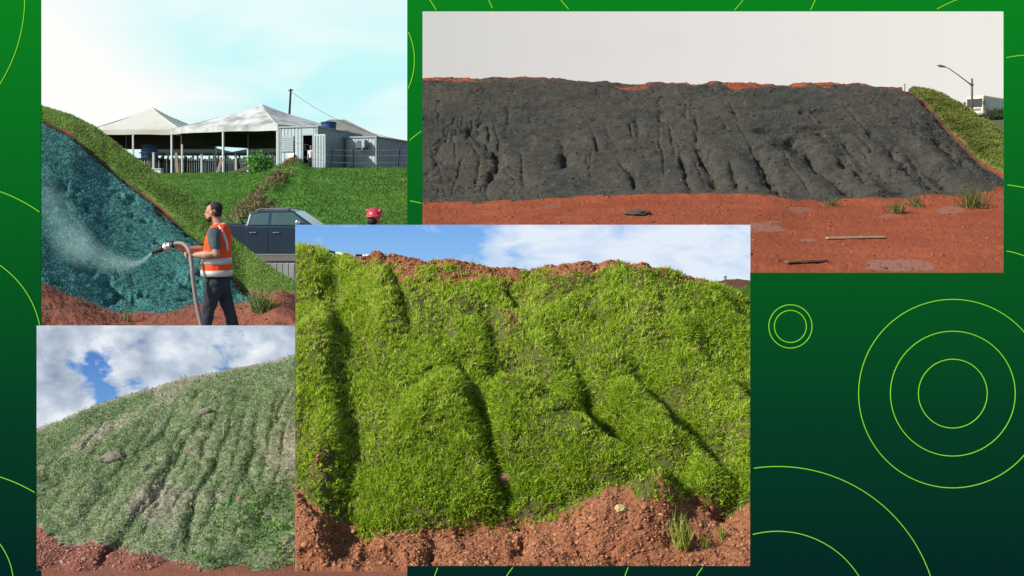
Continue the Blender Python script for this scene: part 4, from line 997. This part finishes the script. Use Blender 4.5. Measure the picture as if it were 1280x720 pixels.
# plank fence behind the tents
m_plank=paint('grey_planks',(.085,.078,.07),.9,.1,0,.4,2.2,.01,(.04,.037,.034))
root=empty('plank_fence',(at(184,0,89.5).x,89.5,yard(200,89.5))); tag(root,'dull grey wooden plank fence running behind the tents','fence')
L=at(352,0,89.5).x-root.location.x; mb=MB(); x=0
while x<L:
    w_=random.uniform(.14,.2); h_=1.75+random.uniform(-.12,.2); mb.box((x,random.uniform(-.01,.01),-.1),(x+w_-.02,.03,h_)); x+=w_
mb.build('boards',m_plank,root)
for i in range(8):
    mb=MB(); xx=.3+i*L/8; mb.box((xx,-.12,-.1),(xx+.12,-.02,2.0+.15*(i%2))); mb.build('post',m_plank,root)
for z in (.5,1.4):
    mb=MB(); mb.box((0,.031,z),(L,.08,z+.09)); mb.build('rail',m_plank,root)
# second short fence and odds under the tents
def box_thing(name,label,cat,p,parts,rz=0,group=None):
    root=empty(name,p,rz); tag(root,label,cat,group)
    for nm,mat,shapes,bv in parts:
        mb=MB()
        for a,b in shapes: mb.box(a,b)
        mb.build(nm,mat,root,False,bv)
    return root
m_bluep=paint('blue_plastic',(.022,.07,.17),.4,.45,0,.15,3)
def drum(label,p,r,h,name='water_drum',cat='drum',rim=True):
    root=empty(name,p); tag(root,label,cat)
    mb=MB(); mb.lathe([(r*.82,0),(r*.9,.02),(r*.97,h*.5),(r,h*.96),(r*1.06,h*.97),(r*1.06,h),(r*.95,h),(r*.9,h*.9)] if rim else [(r*.96,0),(r,h*.05),(r,h*.3),(r*1.03,h*.33),(r,h*.36),(r,h*.64),(r*1.03,h*.67),(r,h*.7),(r,h*.97),(r*.9,h)],20); mb.build('tub',m_bluep,root,True)
    mb=MB(); mb.lathe([(r*.93,h*.98),(r*.93,h*1.03),(r*.5,h*1.10),(.05,h*1.13)],20); mb.build('lid',m_bluep,root,True)
    return root
zt=yard(187,86)
box_thing('tank_stand','dark wooden stand carrying a blue drum under the cream tent','stand',(at(187,0,82.3).x,82.3,zt),[('platform',m_dark,[((-.9,-.8,1.35),(.9,.8,1.5))],.02)]+[('leg',m_dark,[((sx*.7-.08,sy*.6-.08,-.1),(sx*.7+.08,sy*.6+.08,1.35))],0) for sx in (-1,1) for sy in (-1,1)])
drum('blue drum standing on the dark stand under the cream tent',(at(187,0,82.3).x,82.3,zt+1.5),.62,.95,rim=False)
for i,(x,y,D,lab) in enumerate(((194,211.5,70.5,'white box at the left of the stained tent, lower of two by the grass ridge'),)):
    box_thing('storage_box',lab.replace(', lower of two by the grass ridge',', by the grass ridge'),'box',on1(x,D),[('crate',m_white,[((-.45,-.3,-.02),(.45,.3,.42))],.03),('lid',m_pole,[((-.48,-.33,.425),(.48,.33,.50))],.02)])
m_wood=paint('raw_wood',(.32,.25,.17),.85,.15,0,.25,4,.006)
for x0,y0,x1,y1,D,lab in ((283,213,320,206,70.5,'long pale plank lying aslant on the grass in front of the tent'),(252,211,283,208,71,'pale plank lying flat between the two front tent poles'),(271,213,277,199,71.5,'short pale plank leaning upright near the middle tent pole'),(222,205,220,191,73,'thin reddish plank leaning beside the left tent pole')):
    a,b=at(x0,y0,D),at(x1,y1,D); a.z=yard(x0,D)+.06
    if abs(x1-x0)>20: b=Vector((b.x,D+.8,yard(x1,D)+.10 if x0<280 else b.z))
    mb=MB(); d=(b-a); M=Matrix.Translation(a)@d.to_track_quat('X','Z').to_matrix().to_4x4(); mb.box((0,-.03,-.10),(d.length,.03,.10),M); o=mb.build('plank',m_wood,None,False,.01); tag(o,lab,'plank')
for x,D,lab in ((192,72.5,'short white post nearest the white box, left of the tent poles'),(252,78,'white post between the left and middle tent poles'),(295,79,'white post standing right of the middle tent pole'),(340,78,'white post near the right tent pole, above the bush')):
    p=on1(x,D); root=empty('yard_post',p); tag(root,lab,'post','posts of the yard under the tents'); mb=MB(); mb.box((-.07,-.07,-.2),(.07,.07,1.55)); mb.build('post_shaft',m_pole,root,False,.01); mb=MB(); mb.box((-.09,-.09,1.551),(.09,.09,1.6)); mb.build('post_cap',m_pole,root)
# metal cabins
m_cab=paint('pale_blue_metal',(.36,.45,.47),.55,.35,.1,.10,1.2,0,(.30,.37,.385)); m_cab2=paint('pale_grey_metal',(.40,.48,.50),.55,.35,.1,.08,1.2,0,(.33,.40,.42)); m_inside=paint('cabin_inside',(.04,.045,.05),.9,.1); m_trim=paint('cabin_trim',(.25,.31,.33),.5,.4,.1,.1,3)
def corr(mb,a,b,z0,z1,pitch=.22,dep=.03,zt=None):
    """ribbed sheet from a to b; zt(t) gives a sloping top"""
    a,b=Vector(a),Vector(b); d=b-a; L=d.length; d.normalize(); nr=Vector((d.y,-d.x)); pts=[];s=0
    while s<L:
        for u,o in ((0,0),(.32,0),(.42,dep),(.60,dep),(.70,0)):
            q=s+u*pitch
            if q<L: pts.append((q,o))
        s+=pitch
    pts.append((L,0)); V=[];n=len(pts)
    for q,o in pts:
        p=a+d*q+nr*o; top=z1 if zt is None else zt(q/L); V.append((p.x,p.y,z0)); V.append((p.x,p.y,top))
    for q,o in pts:
        p=a+d*q-nr*.06; top=z1 if zt is None else zt(q/L); V.append((p.x,p.y,z0)); V.append((p.x,p.y,top))
    fs=[]
    for i in range(n-1):
        fs.append((2*i,2*i+2,2*i+3,2*i+1)); k=2*n; fs.append((k+2*i,k+2*i+1,k+2*i+3,k+2*i+2)); fs.append((2*i+1,2*i+3,k+2*i+3,k+2*i+1))
    mb.add(V,fs)
def cabin(label,corner,rz,w,L,zf,h,hb,mat,door=None):
    root=empty('metal_cabin',(corner[0],corner[1],zf),rz); tag(root,label,'cabin'); sl=lambda t:h+(hb-h)*t
    mb=MB(); corr(mb,(0,.065),(0,L),-.1,h,.26,.03,sl); mb.build('side_wall',mat,root)
    mb=MB(); mb.box((-w,L-.05,-.1),(-.07,L,hb)); mb.build('rear_wall',mat,root)
    mb=MB(); mb.box((-w,.1,-.1),(-w+.05,L-.06,hb)); mb.build('far_wall',mat,root)
    if door:
        d0,d1,dh=door; mb=MB(); corr(mb,(-w,0),(d0,0),-.1,h,.22); mb.build('front_wall',mat,root)
        mb=MB(); corr(mb,(d1,0),(-.06,0),-.1,h,.22); mb.build('front_wall',mat,root)
        mb=MB(); mb.box((d0+.002,-.02,dh),(d1-.002,.06,h)); mb.build('front_wall',mat,root)
        mb=MB(); mb.box((d0,-.05,-.1),(d0+.07,.02,dh)); mb.box((d1-.07,-.05,-.1),(d1,.02,dh)); mb.box((d0+.071,-.05,dh-.07),(d1-.071,.02,dh)); mb.build('door_frame',m_trim,root)
        mb=MB(); mb.box((d1+.03,-.09,.02),(d1+.80,-.045,dh-.02)); dr=mb.build('door',mat,root,False,.01)
        mb=MB()
        for i in range(4): mb.box((d1+.10+i*.18,-.115,.1),(d1+.16+i*.18,-.091,dh-.1))
        mb.build('rib',m_trim,dr)
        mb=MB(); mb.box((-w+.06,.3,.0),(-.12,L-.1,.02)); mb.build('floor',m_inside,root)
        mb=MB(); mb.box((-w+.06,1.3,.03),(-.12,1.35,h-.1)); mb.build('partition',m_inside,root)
        mb=MB(); x0,x1=-w+.18,-w+1.0; mb.box((x0,-.05,1.02),(x1,-.035,1.95)); wi=mb.build('louvre_window',m_trim,root)
        mb=MB()
        for i in range(8): mb.box((x0+.04,-.085,1.06+i*.11),(x1-.04,-.051,1.12+i*.11))
        mb.build('slats',mat,wi)
        mb=MB(); mb.box((-w+.65,-.16,.66),(-w+1.05,-.036,.92)); mb.build('meter_box',m_chrome,root,False,.02)
    else:
        mb=MB(); corr(mb,(-w,0),(-.06,0),-.1,h,.22); mb.build('front_wall',mat,root)
    mb=MB(); e=.08
    V=[(-w-e,-e,h+.003),(e,-e,h+.003),(e,L+e,hb+.003),(-w-e,L+e,hb+.003)]; V+=[(a,b,c+.09) for a,b,c in V]
    mb.add(V,[(3,2,1,0),(4,5,6,7),(0,1,5,4),(1,2,6,5),(2,3,7,6),(3,0,4,7)]); mb.build('roof',m_trim,root)
    for (x,y,hh) in ((0,0,h),(-w,0,h),(0,L,hb)):
        mb=MB(); mb.box((x-.05,y-.05,-.1),(x+.05,y+.05,hh-.005)); mb.build('corner_post',m_trim,root)
    return root
zf=yard(397,62)
C1=cabin('pale blue metal cabin with an open dark doorway and a slatted window',(-11.0,62.0),R(-20),2.5,5.2,zf,6.84-zf,6.62-zf,m_cab,(-.98,-.24,2.02))
C2_=cabin('pale grey metal cabin with an air conditioner on its front, rightmost',(-7.94,64.0),R(-20),1.95,7.0,yard(470,64),6.36-yard(470,64),6.2-yard(470,64),m_cab2)
# air conditioner on its front wall
p=at(455,180.5,64.2); root=empty('air_conditioner',(p.x,p.y-.10,p.z-.22),R(-20)); tag(root,'boxy air conditioner with dark grille hung on the grey cabin wall','air conditioner')
mb=MB(); mb.box((-.28,-.42,0),(.28,.02,.46)); mb.build('casing',m_trim,root,False,.02)
mb=MB(); mb.box((-.24,-.435,.05),(.06,-.421,.40)); g_=mb.build('grille',m_black,root)
mb=MB()
for i in range(5): mb.box((-.23,-.445,.08+i*.065),(.05,-.436,.10+i*.065))
mb.build('bar',m_trim,g_)
mb=MB(); mb.box((.10,-.435,.05),(.25,-.421,.40)); mb.build('side_panel',m_cab2,root)
for x in (-.26,.2):
    mb=MB(); mb.box((x,-.4,-.05),(x+.06,.05,-.001)); mb.build('bracket',m_dark,root)
p=at(411,0,64.6); drum('wide blue water tub on the roof of the pale blue cabin',(p.x,p.y,6.84+.0),.46,.46,'water_tub','water tub')
# white sign on right cabin, written too small to read: left as a plain plate
p=at(389,0,62.25); stander('person','small person in a white shirt standing in the dark cabin doorway',Vector((p.x,62.15,zf-.0)),1.34,m_white,m_trouser,(-.3,-1,0))
# mast and wire
a=Vector(((358-640)*83/F,83,yard(358,83)-.2)); b=at(363.5,111,83); a.x=at(357.3,0,83).x
root=empty('mast',a); tag(root,'slightly tilted dark mast rising behind the stained tent','mast')
mb=MB(); mb.tube([(0,0,0),b-a],[.11,.075],8); mb.build('mast_pole',m_dark,root,True)
mb=MB(); mb.tube([b-a-Vector((.2,0,.12)),b-a-Vector((-.2,0,.10))],.04,6); mb.build('bracket',m_dark,root)
s0,s1=at(363.3,114,83),Vector((-5.95,69.5,6.36)); pts=[]
for i in range(21):
    t_=i/20; q=s0.lerp(s1,t_); q.z-=1.3*4*t_*(1-t_)*.55; pts.append(q)
mb=MB(); mb.tube(pts,.014,5); o=mb.build('wire',m_dark,None,True); tag(o,'thin sagging wire from the tilted mast to the grey cabin','wire')
# wire fence on top of the bank
root=empty('wire_fence',on1(413,60.8)); tag(root,'thin wire fence on slanting posts along the top of the bank','fence')
P0=root.location
for x,dx in ((368,0),(413,.10),(441,.05),(497,.12),(509.5,.05)):
    q=on1(x,60.8)-P0; mb=MB(); mb.tube([q+Vector((0,0,-.2)),q+Vector((dx,0,1.12))],.035,6); mb.build('post',m_dark,root)
for z in (.35,.75,1.05):
    mb=MB(); mb.tube([on1(x,60.8)-P0+Vector((.05,0,z)) for x in (352,368,413,441,497,512)],.007,4); mb.build('wire',m_trim,root)
# ------------------------------------------------------------------ plants
m_bush=foliage('bush_leaf',(.03,.12,.015),(.12,.36,.05),None,.35); m_twig=paint('twig',(.10,.075,.05),.9,.1)
def bush(name,label,cat,base,rx,rz,n,leaf,mat,seed):
    r=np.random.default_rng(seed); root=empty(name,base); tag(root,label,cat)
    mb=MB()
    for i in range(6):
        a=r.uniform(0,6.28); q=Vector((math.cos(a)*rx*.5,math.sin(a)*rx*.5,rz*r.uniform(.8,1.4))); mb.tube([(0,0,-.05),q*.5+Vector((0,0,.05)),q],[.02,.014,.006],5)
    mb.build('stem',m_twig,root)
    c=r.normal(0,1,(14,3)); c=c/np.linalg.norm(c,axis=1,keepdims=True)*np.array([rx*.65,rx*.65,rz*.55])+np.array([0,0,rz])
    P=c[r.integers(0,14,n)]+r.normal(0,1,(n,3))*np.array([rx*.25,rx*.25,rz*.25]); P[:,2]=np.maximum(P[:,2],.03)
    N=unit(P-np.array([0,0,rz*.7])); o=leaves('foliage',P,N,r.uniform(.7,1.3,n)*leaf,mat,np.clip(.45+r.normal(0,.25,n),0,1),5,.8,r); o.parent=root; return root
bush('bush','leafy bright green bush on the edge of the bank by the cabin','bush',on1(325,64.5)+Vector((0,0,-.05)),.62,.50,420,.13,m_bush,3)
def tuft(label,base,h,n,mat,seed,spread=.25,w=.012,lean=.28,name='grass_tuft',group=None):
    r=np.random.default_rng(seed); P=r.normal(0,1,(n,3))*np.array([h*spread*.35,h*spread*.35,0])
    o=blades(name,P,np.tile([0,0,1.],(n,1)),r.uniform(.55,1.1,n)*h,w,mat,np.clip(r.normal(.55,.25,n),0,1),lean,.45,.5,r); o.location=base; tag(o,label,'grass tuft',group); return o
m_tuft=foliage('tuft_blade',(.06,.13,.03),(.20,.28,.08),(.36,.34,.18),.3)
tuft('tall wispy grass tuft on the red earth beside the worker',on_terrain(T1,325,389),.46,150,m_tuft,1,.55,.012,.35)
tuft('small thin grass tuft at the foot of the teal slope',on_terrain(T1,159,401),.24,24,m_tuft,2,.3,.009,.3)
m_tuft2=foliage('olive_tuft',(.06,.08,.02),(.18,.18,.06),None,.25)
for x,y,h,n,lab in ((1217,260,1.05,150,'largest grass tuft on the red earth, at the right end of the charcoal slope'),(1122,266,.62,80,'grass tuft on the red earth in front of the pale wet patch'),(1146,259,.66,60,'slim grass tuft between two others below the charcoal slope'),(1040,258,.5,50,'leftmost sparse grass tuft below the charcoal slope')):
    tuft(lab,on_terrain(T2,x,y),h,n,m_tuft2,int(x),.6,.03,.4)
m_tuft3=foliage('lime_tuft',(.16,.26,.03),(.42,.50,.09),(.55,.52,.18),.4)
for x,y,h,n,lab in ((853,684,.31,64,'tall lime green grass tuft on the bare earth below the sunlit slope'),(880,686,.15,22,'small grass tuft just right of the tall lime one'),(902,674,.16,22,'thin grass tuft nearest the right edge below the sunlit slope')):
    tuft(lab,on_terrain(T3,x,y),h,n,m_tuft3,int(x),.3,.008,.22)
# ------------------------------------------------------------------ stones
def boulder(label,p,r,mat,seed,squash=.7,name='boulder'):
    bm=bmesh.new(); bmesh.ops.create_icosphere(bm,subdivisions=4,radius=1.0); V=np.array([v.co[:] for v in bm.verts]); d=1+.42*fbm(V,1.1,3,.5,seed)+.30*fbm(V,3.0,4,.65,seed)
    V=V*d[:,None]*np.array([1.15,.9,squash])*r
    for v,c in zip(bm.verts,V): v.co=c
    me=bpy.data.meshes.new(name); bm.to_mesh(me); bm.free(); me.materials.append(mat)
    for q in me.polygons: q.use_smooth=True
    o=bpy.data.objects.new(name,me); COL.objects.link(o); o.location=p; tag(o,label,'stone'); return o
m_rockg=paint('grey_clod',(.20,.18,.155),.95,.1,0,.3,9,.02,(.13,.12,.095)); m_rockt=paint('tan_rock',(.30,.19,.11),.9,.15,0,.25,8,.015,(.22,.12,.07)); m_rockd=paint('dark_lump',(.07,.065,.055),.95,.1,0,.3,5,.03)
boulder('big grey lump of earth sitting on the weedy slope',on_terrain(T4,144,571)+Vector((0,-.02,.0)),.10,m_rockg,1)
boulder('smaller grey lump high on the weedy slope beside a furrow',on_terrain(T4,258,515)+Vector((0,-.02,.01)),.055,m_rockg,4)
boulder('smallest pale stone on the lower right of the weedy slope',on_terrain(T4,300,623)+Vector((0,-.01,.0)),.03,m_rockt,7)
boulder('rounded tan stone half sunk in a gully of the sunlit slope',on_terrain(T3,629,601)+Vector((.02,-.06,.02)),.062,m_rockt,2,.85)
boulder('small pale stone on the upper right of the sunlit grass',on_terrain(T3,868,438)+Vector((0,-.04,.015)),.038,m_rockt,12,.5)
boulder('pale yellow stone on the bare earth under the sunlit grass',on_terrain(T3,776,637)+Vector((0,-.02,.01)),.045,paint('yellow_stone',(.46,.36,.18),.9,.1,0,.2,9,.01),9)
boulder('flat dark scrap lying on the red earth below the charcoal slope',on_terrain(T2,797,268)+Vector((0,-.1,.03)),.42,m_rockd,5,.30,'scrap')
# dry stalk on the weedy slope
p=on_terrain(T4,279,549); mb=MB(); mb.tube([(0,0,-.03),(.004,0,.08),(-.006,0,.17)],[.005,.0045,.003],6); o=mb.build('dry_stalk',paint('straw_stalk',(.45,.43,.30),.8,.1),None,True,loc=p); tag(o,'single upright dry pale stalk on the weedy slope','stalk')
# barrier tape and stakes on the crest of the sunlit slope
t=NT('striped_tape'); s_=t.n('ShaderNodeSeparateXYZ'); t.l(t.pos(),s_.inputs[0]); f=t.math('GREATER_THAN',t.math('FRACT',t.math('MULTIPLY',s_.outputs[0],7.0)),.5); m_tape=t.done(t.bsdf(t.mix(f,(.02,.02,.02,1),(.75,.76,.72,1)),.5,.3))
a,b=at(411,314.0,11.72),at(471,318.5,11.72); mb=MB(); n=24; V=[]
for i in range(n+1):
    u=i/n; q=a.lerp(b,u); q.z-=.022*4*u*(1-u); tw=.3*math.sin(u*9); e=Vector((0,math.sin(tw),math.cos(tw)))*.012
    V+=[q-a+e,q-a-e]
mb.add(V,[(2*i,2*i+1,2*i+3,2*i+2) for i in range(n)]); o=mb.build('barrier_tape',m_tape,None,loc=a); sm=o.modifiers.new('solid','SOLIDIFY'); sm.thickness=.002; tag(o,'black and white striped barrier tape strung along the crest of the sunlit slope','tape')
for q,lab in ((a,'thin wooden stake at the left end of the barrier tape'),(b,'thin wooden stake at the right end of the barrier tape')):
    mb=MB(); mb.tube([(0,0,-.22),(.0,0,.02)],.008,6); o=mb.build('stake',m_wood,None,loc=q+Vector((0,.012,0))); tag(o,lab,'stake')
# mound beyond the right end of the sunlit slope
def d3b(PX,PY,P): return .03*fbm(P,4,4,.6)
m_far=soil('far_mound_earth',(.10,.05,.035),(.15,.08,.055),(.07,.035,.025),2,.02,((.06,.13,.02),(.10,.18,.03),2.0),None,cname='grass')
T3b=terrain('hill',868,1000,90,[[(868,400,11.85),(1000,420,11.85)],[(868,364,12.1),(884,352,12.1),(905,349,12.1),(925,347.5,12.1),(945,352,12.1),(1000,360,12.1)],[(868,374,12.3),(884,362,12.3),(1000,370,12.3)]],[40,16],d3b,{'grass':lambda PX,PY,P:sstep(915,932,PX+3*(PY-360))},m_far,1,-.05)
tag(T3b.o,kind='structure')
p=on_terrain(T3b,907,350); mb=MB(); mb.tube([(0,0,-.05),(0,0,.045)],.011,8); mb.tube([(-.018,0,.030),(.018,0,.030)],.006,6); o=mb.build('marker_post',m_plast,None,loc=p); tag(o,'tiny grey marker post on the dark mound at the right of the sunlit crest','post')

# ================================================================== red site details
for x0,y0,x1,y1,lab in ((1033,299,1105,297.5,'long pale plank lying on the red earth, farther of two'),(983,330,1033,327.5,'shorter brown plank lying on the red earth, nearer of two')):
    a,b=on_terrain(T2,x0,y0),on_terrain(T2,x1,y1); d=b-a; M=d.to_track_quat('X','Z').to_matrix().to_4x4(); mb=MB(); mb.box((0,-.10,-.01),(d.length,.10,.055),M); o=mb.build('plank',paint('pale_plank',(.36,.24,.15),.85,.15,0,.3,3,.005) if x0>1000 else paint('brown_plank',(.20,.10,.06),.85,.15,0,.3,3,.005),None,False,.01,loc=a+Vector((0,0,.03))); tag(o,lab,'plank')
p=on_terrain(T2,1131,110); mb=MB(); mb.tube([(0,0,-.2),(.01,0,.36)],.035,6); o=mb.build('stake',m_wood,None,loc=p); tag(o,'short wooden stake on the crest where the charcoal slope meets green turf','stake')
def on2(x,D):
    X=(x-640)*D/F; k=np.argmin((T2b.P[...,0]-X)**2+(T2b.P[...,1]-D)**2); return Vector((X,D,float(T2b.P[...,2].ravel()[k])))
# street lamp
m_lpole=paint('rusty_grey_steel',(.13,.095,.08),.6,.35,.3,.2,.6); m_lhead=paint('lamp_head_grey',(.10,.10,.10),.5,.4,.2)
p=on2(1215,150); root=empty('street_lamp',p); tag(root,'tall street lamp with a long slanting arm behind the turf end of the slope','street lamp'); q=lambda x,y:at(x,y,150)-p
mb=MB(); mb.tube([(0,0,-.3),q(1215,120),q(1215,98)],[.17,.15,.13],10); mb.build('pole',m_lpole,root,True)
mb=MB(); mb.tube([q(1214.5,106.5),q(1208,101.5),q(1196,92.5),q(1186,85.5),q(1182,83.8)],[.10,.085,.07,.06,.06],8); mb.build('arm',m_lpole,root,True)
mb=MB(); mb.box((-.16,-.16,q(0,107.5).z),(.16,.16,q(0,104.5).z)); mb.build('clamp',m_lpole,root)
mb=MB(); a,b=q(1182.5,83.8),q(1171,81.6); mb.tube([a,a.lerp(b,.25),a.lerp(b,.7),b],[.06,.15,.17,.05],10); hd_=mb.build('lamp_head',m_lhead,root,True)
mb=MB(); mb.box(tuple(a.lerp(b,.35)+Vector((-.25,-.12,-.20))),tuple(a.lerp(b,.35)+Vector((.35,.12,-.14)))); mb.build('lens',m_lamp,hd_)
# bus
m_cream=paint('cream_bus_paint',(.62,.56,.40),.45,.4,0,.08,.5,0,(.52,.46,.33)); m_bglass=paint('bus_glass',(.035,.04,.045),.1,.6,0,.2,.3)
def bus():
    p=on2(1229,160); root=empty('bus',p+Vector((0,0,0)),R(45)); tag(root,'cream and dark windowed bus parked beyond the turf end of the slope','bus')
    L,W,H=10.5,2.5,3.15      # front at local x=0, side at y=0 facing the viewer
    bd=[(0.05,.35),(L,.35),(L,H-.12),(L-.1,H-.02),(.35,H-.02),(.12,H-.15),(0,1.5)]
    mb=MB(); mb.prism(bd,0,W); mb.build('body',m_cream,root,False,.08)
    mb=MB(); mb.box((.8,.25,H-.015),(L-.6,W-.25,H+.12)); mb.build('roof_pod',m_cream,root,False,.05)
    for y0 in (-.012,W-.012):
        mb=MB(); mb.box((.55,y0,1.55),(L-.25,y0+.024,2.72)); band=mb.build('window_band',m_bglass,root)
        for i in range(6):
            mb=MB(); x=.75+i*1.58; yy=y0-.012 if y0<0 else y0+.025; mb.box((x,yy,1.68),(x+1.38,yy+.011,2.60)); mb.build('window',m_glass,band)
    mb=MB(); mb.box((-.03,.14,1.5),(.06,W-.14,2.75)); mb.build('windscreen',m_bglass,root,False,.02)
    mb=MB(); mb.box((-.035,.3,1.0),(.04,W-.3,1.32)); mb.build('grille',m_plast,root)
    mb=MB(); mb.box((-.10,0,.32),(.1,W,.62)); mb.build('bumper',m_plast,root,False,.04)
    for y in (.15,W-.55):
        mb=MB(); mb.box((-.05,y,.72),(.03,y+.4,.95)); mb.build('headlight',m_lamp,root,False,.02)
    for y in (-.28,W+.02):
        mb=MB(); mb.box((-.22,y,1.75),(-.05,y+.26,2.35)); mb.build('mirror',m_black,root,False,.03)
    mb=MB(); mb.box((1.0,-.02,.45),(1.9,.01,2.6)); d=mb.build('door',m_plast,root); mb=MB(); mb.box((1.08,-.032,.7),(1.82,-.021,2.5)); mb.build('pane',m_bglass,d)
    for cx in (2.6,8.0):
        for y in (.14,W-.14):
            M=Matrix.Translation((cx,y,.48))@Matrix.Rotation(R(90),4,'X'); w_=empty('wheel'); w_.parent=root
            mb=MB(); mb.lathe([(.28,-.16),(.45,-.16),(.48,-.1),(.48,.1),(.45,.16),(.28,.16)],20,M); mb.build('tyre',m_black,w_,True)
            mb=MB(); mb.lathe([(.06,-.165),(.27,-.13),(.28,-.1),(.28,.1),(.27,.13),(.06,.165)],14,M); mb.build('rim',m_rim,w_)
    return root
bus()
bush('bush','dark rounded bush in front of the bus, at the right edge','bush',on2(1246,128)+Vector((0,0,-.1)),1.35,.62,420,.22,foliage('dark_leaf',(.02,.035,.012),(.06,.085,.03),None,.2),8)
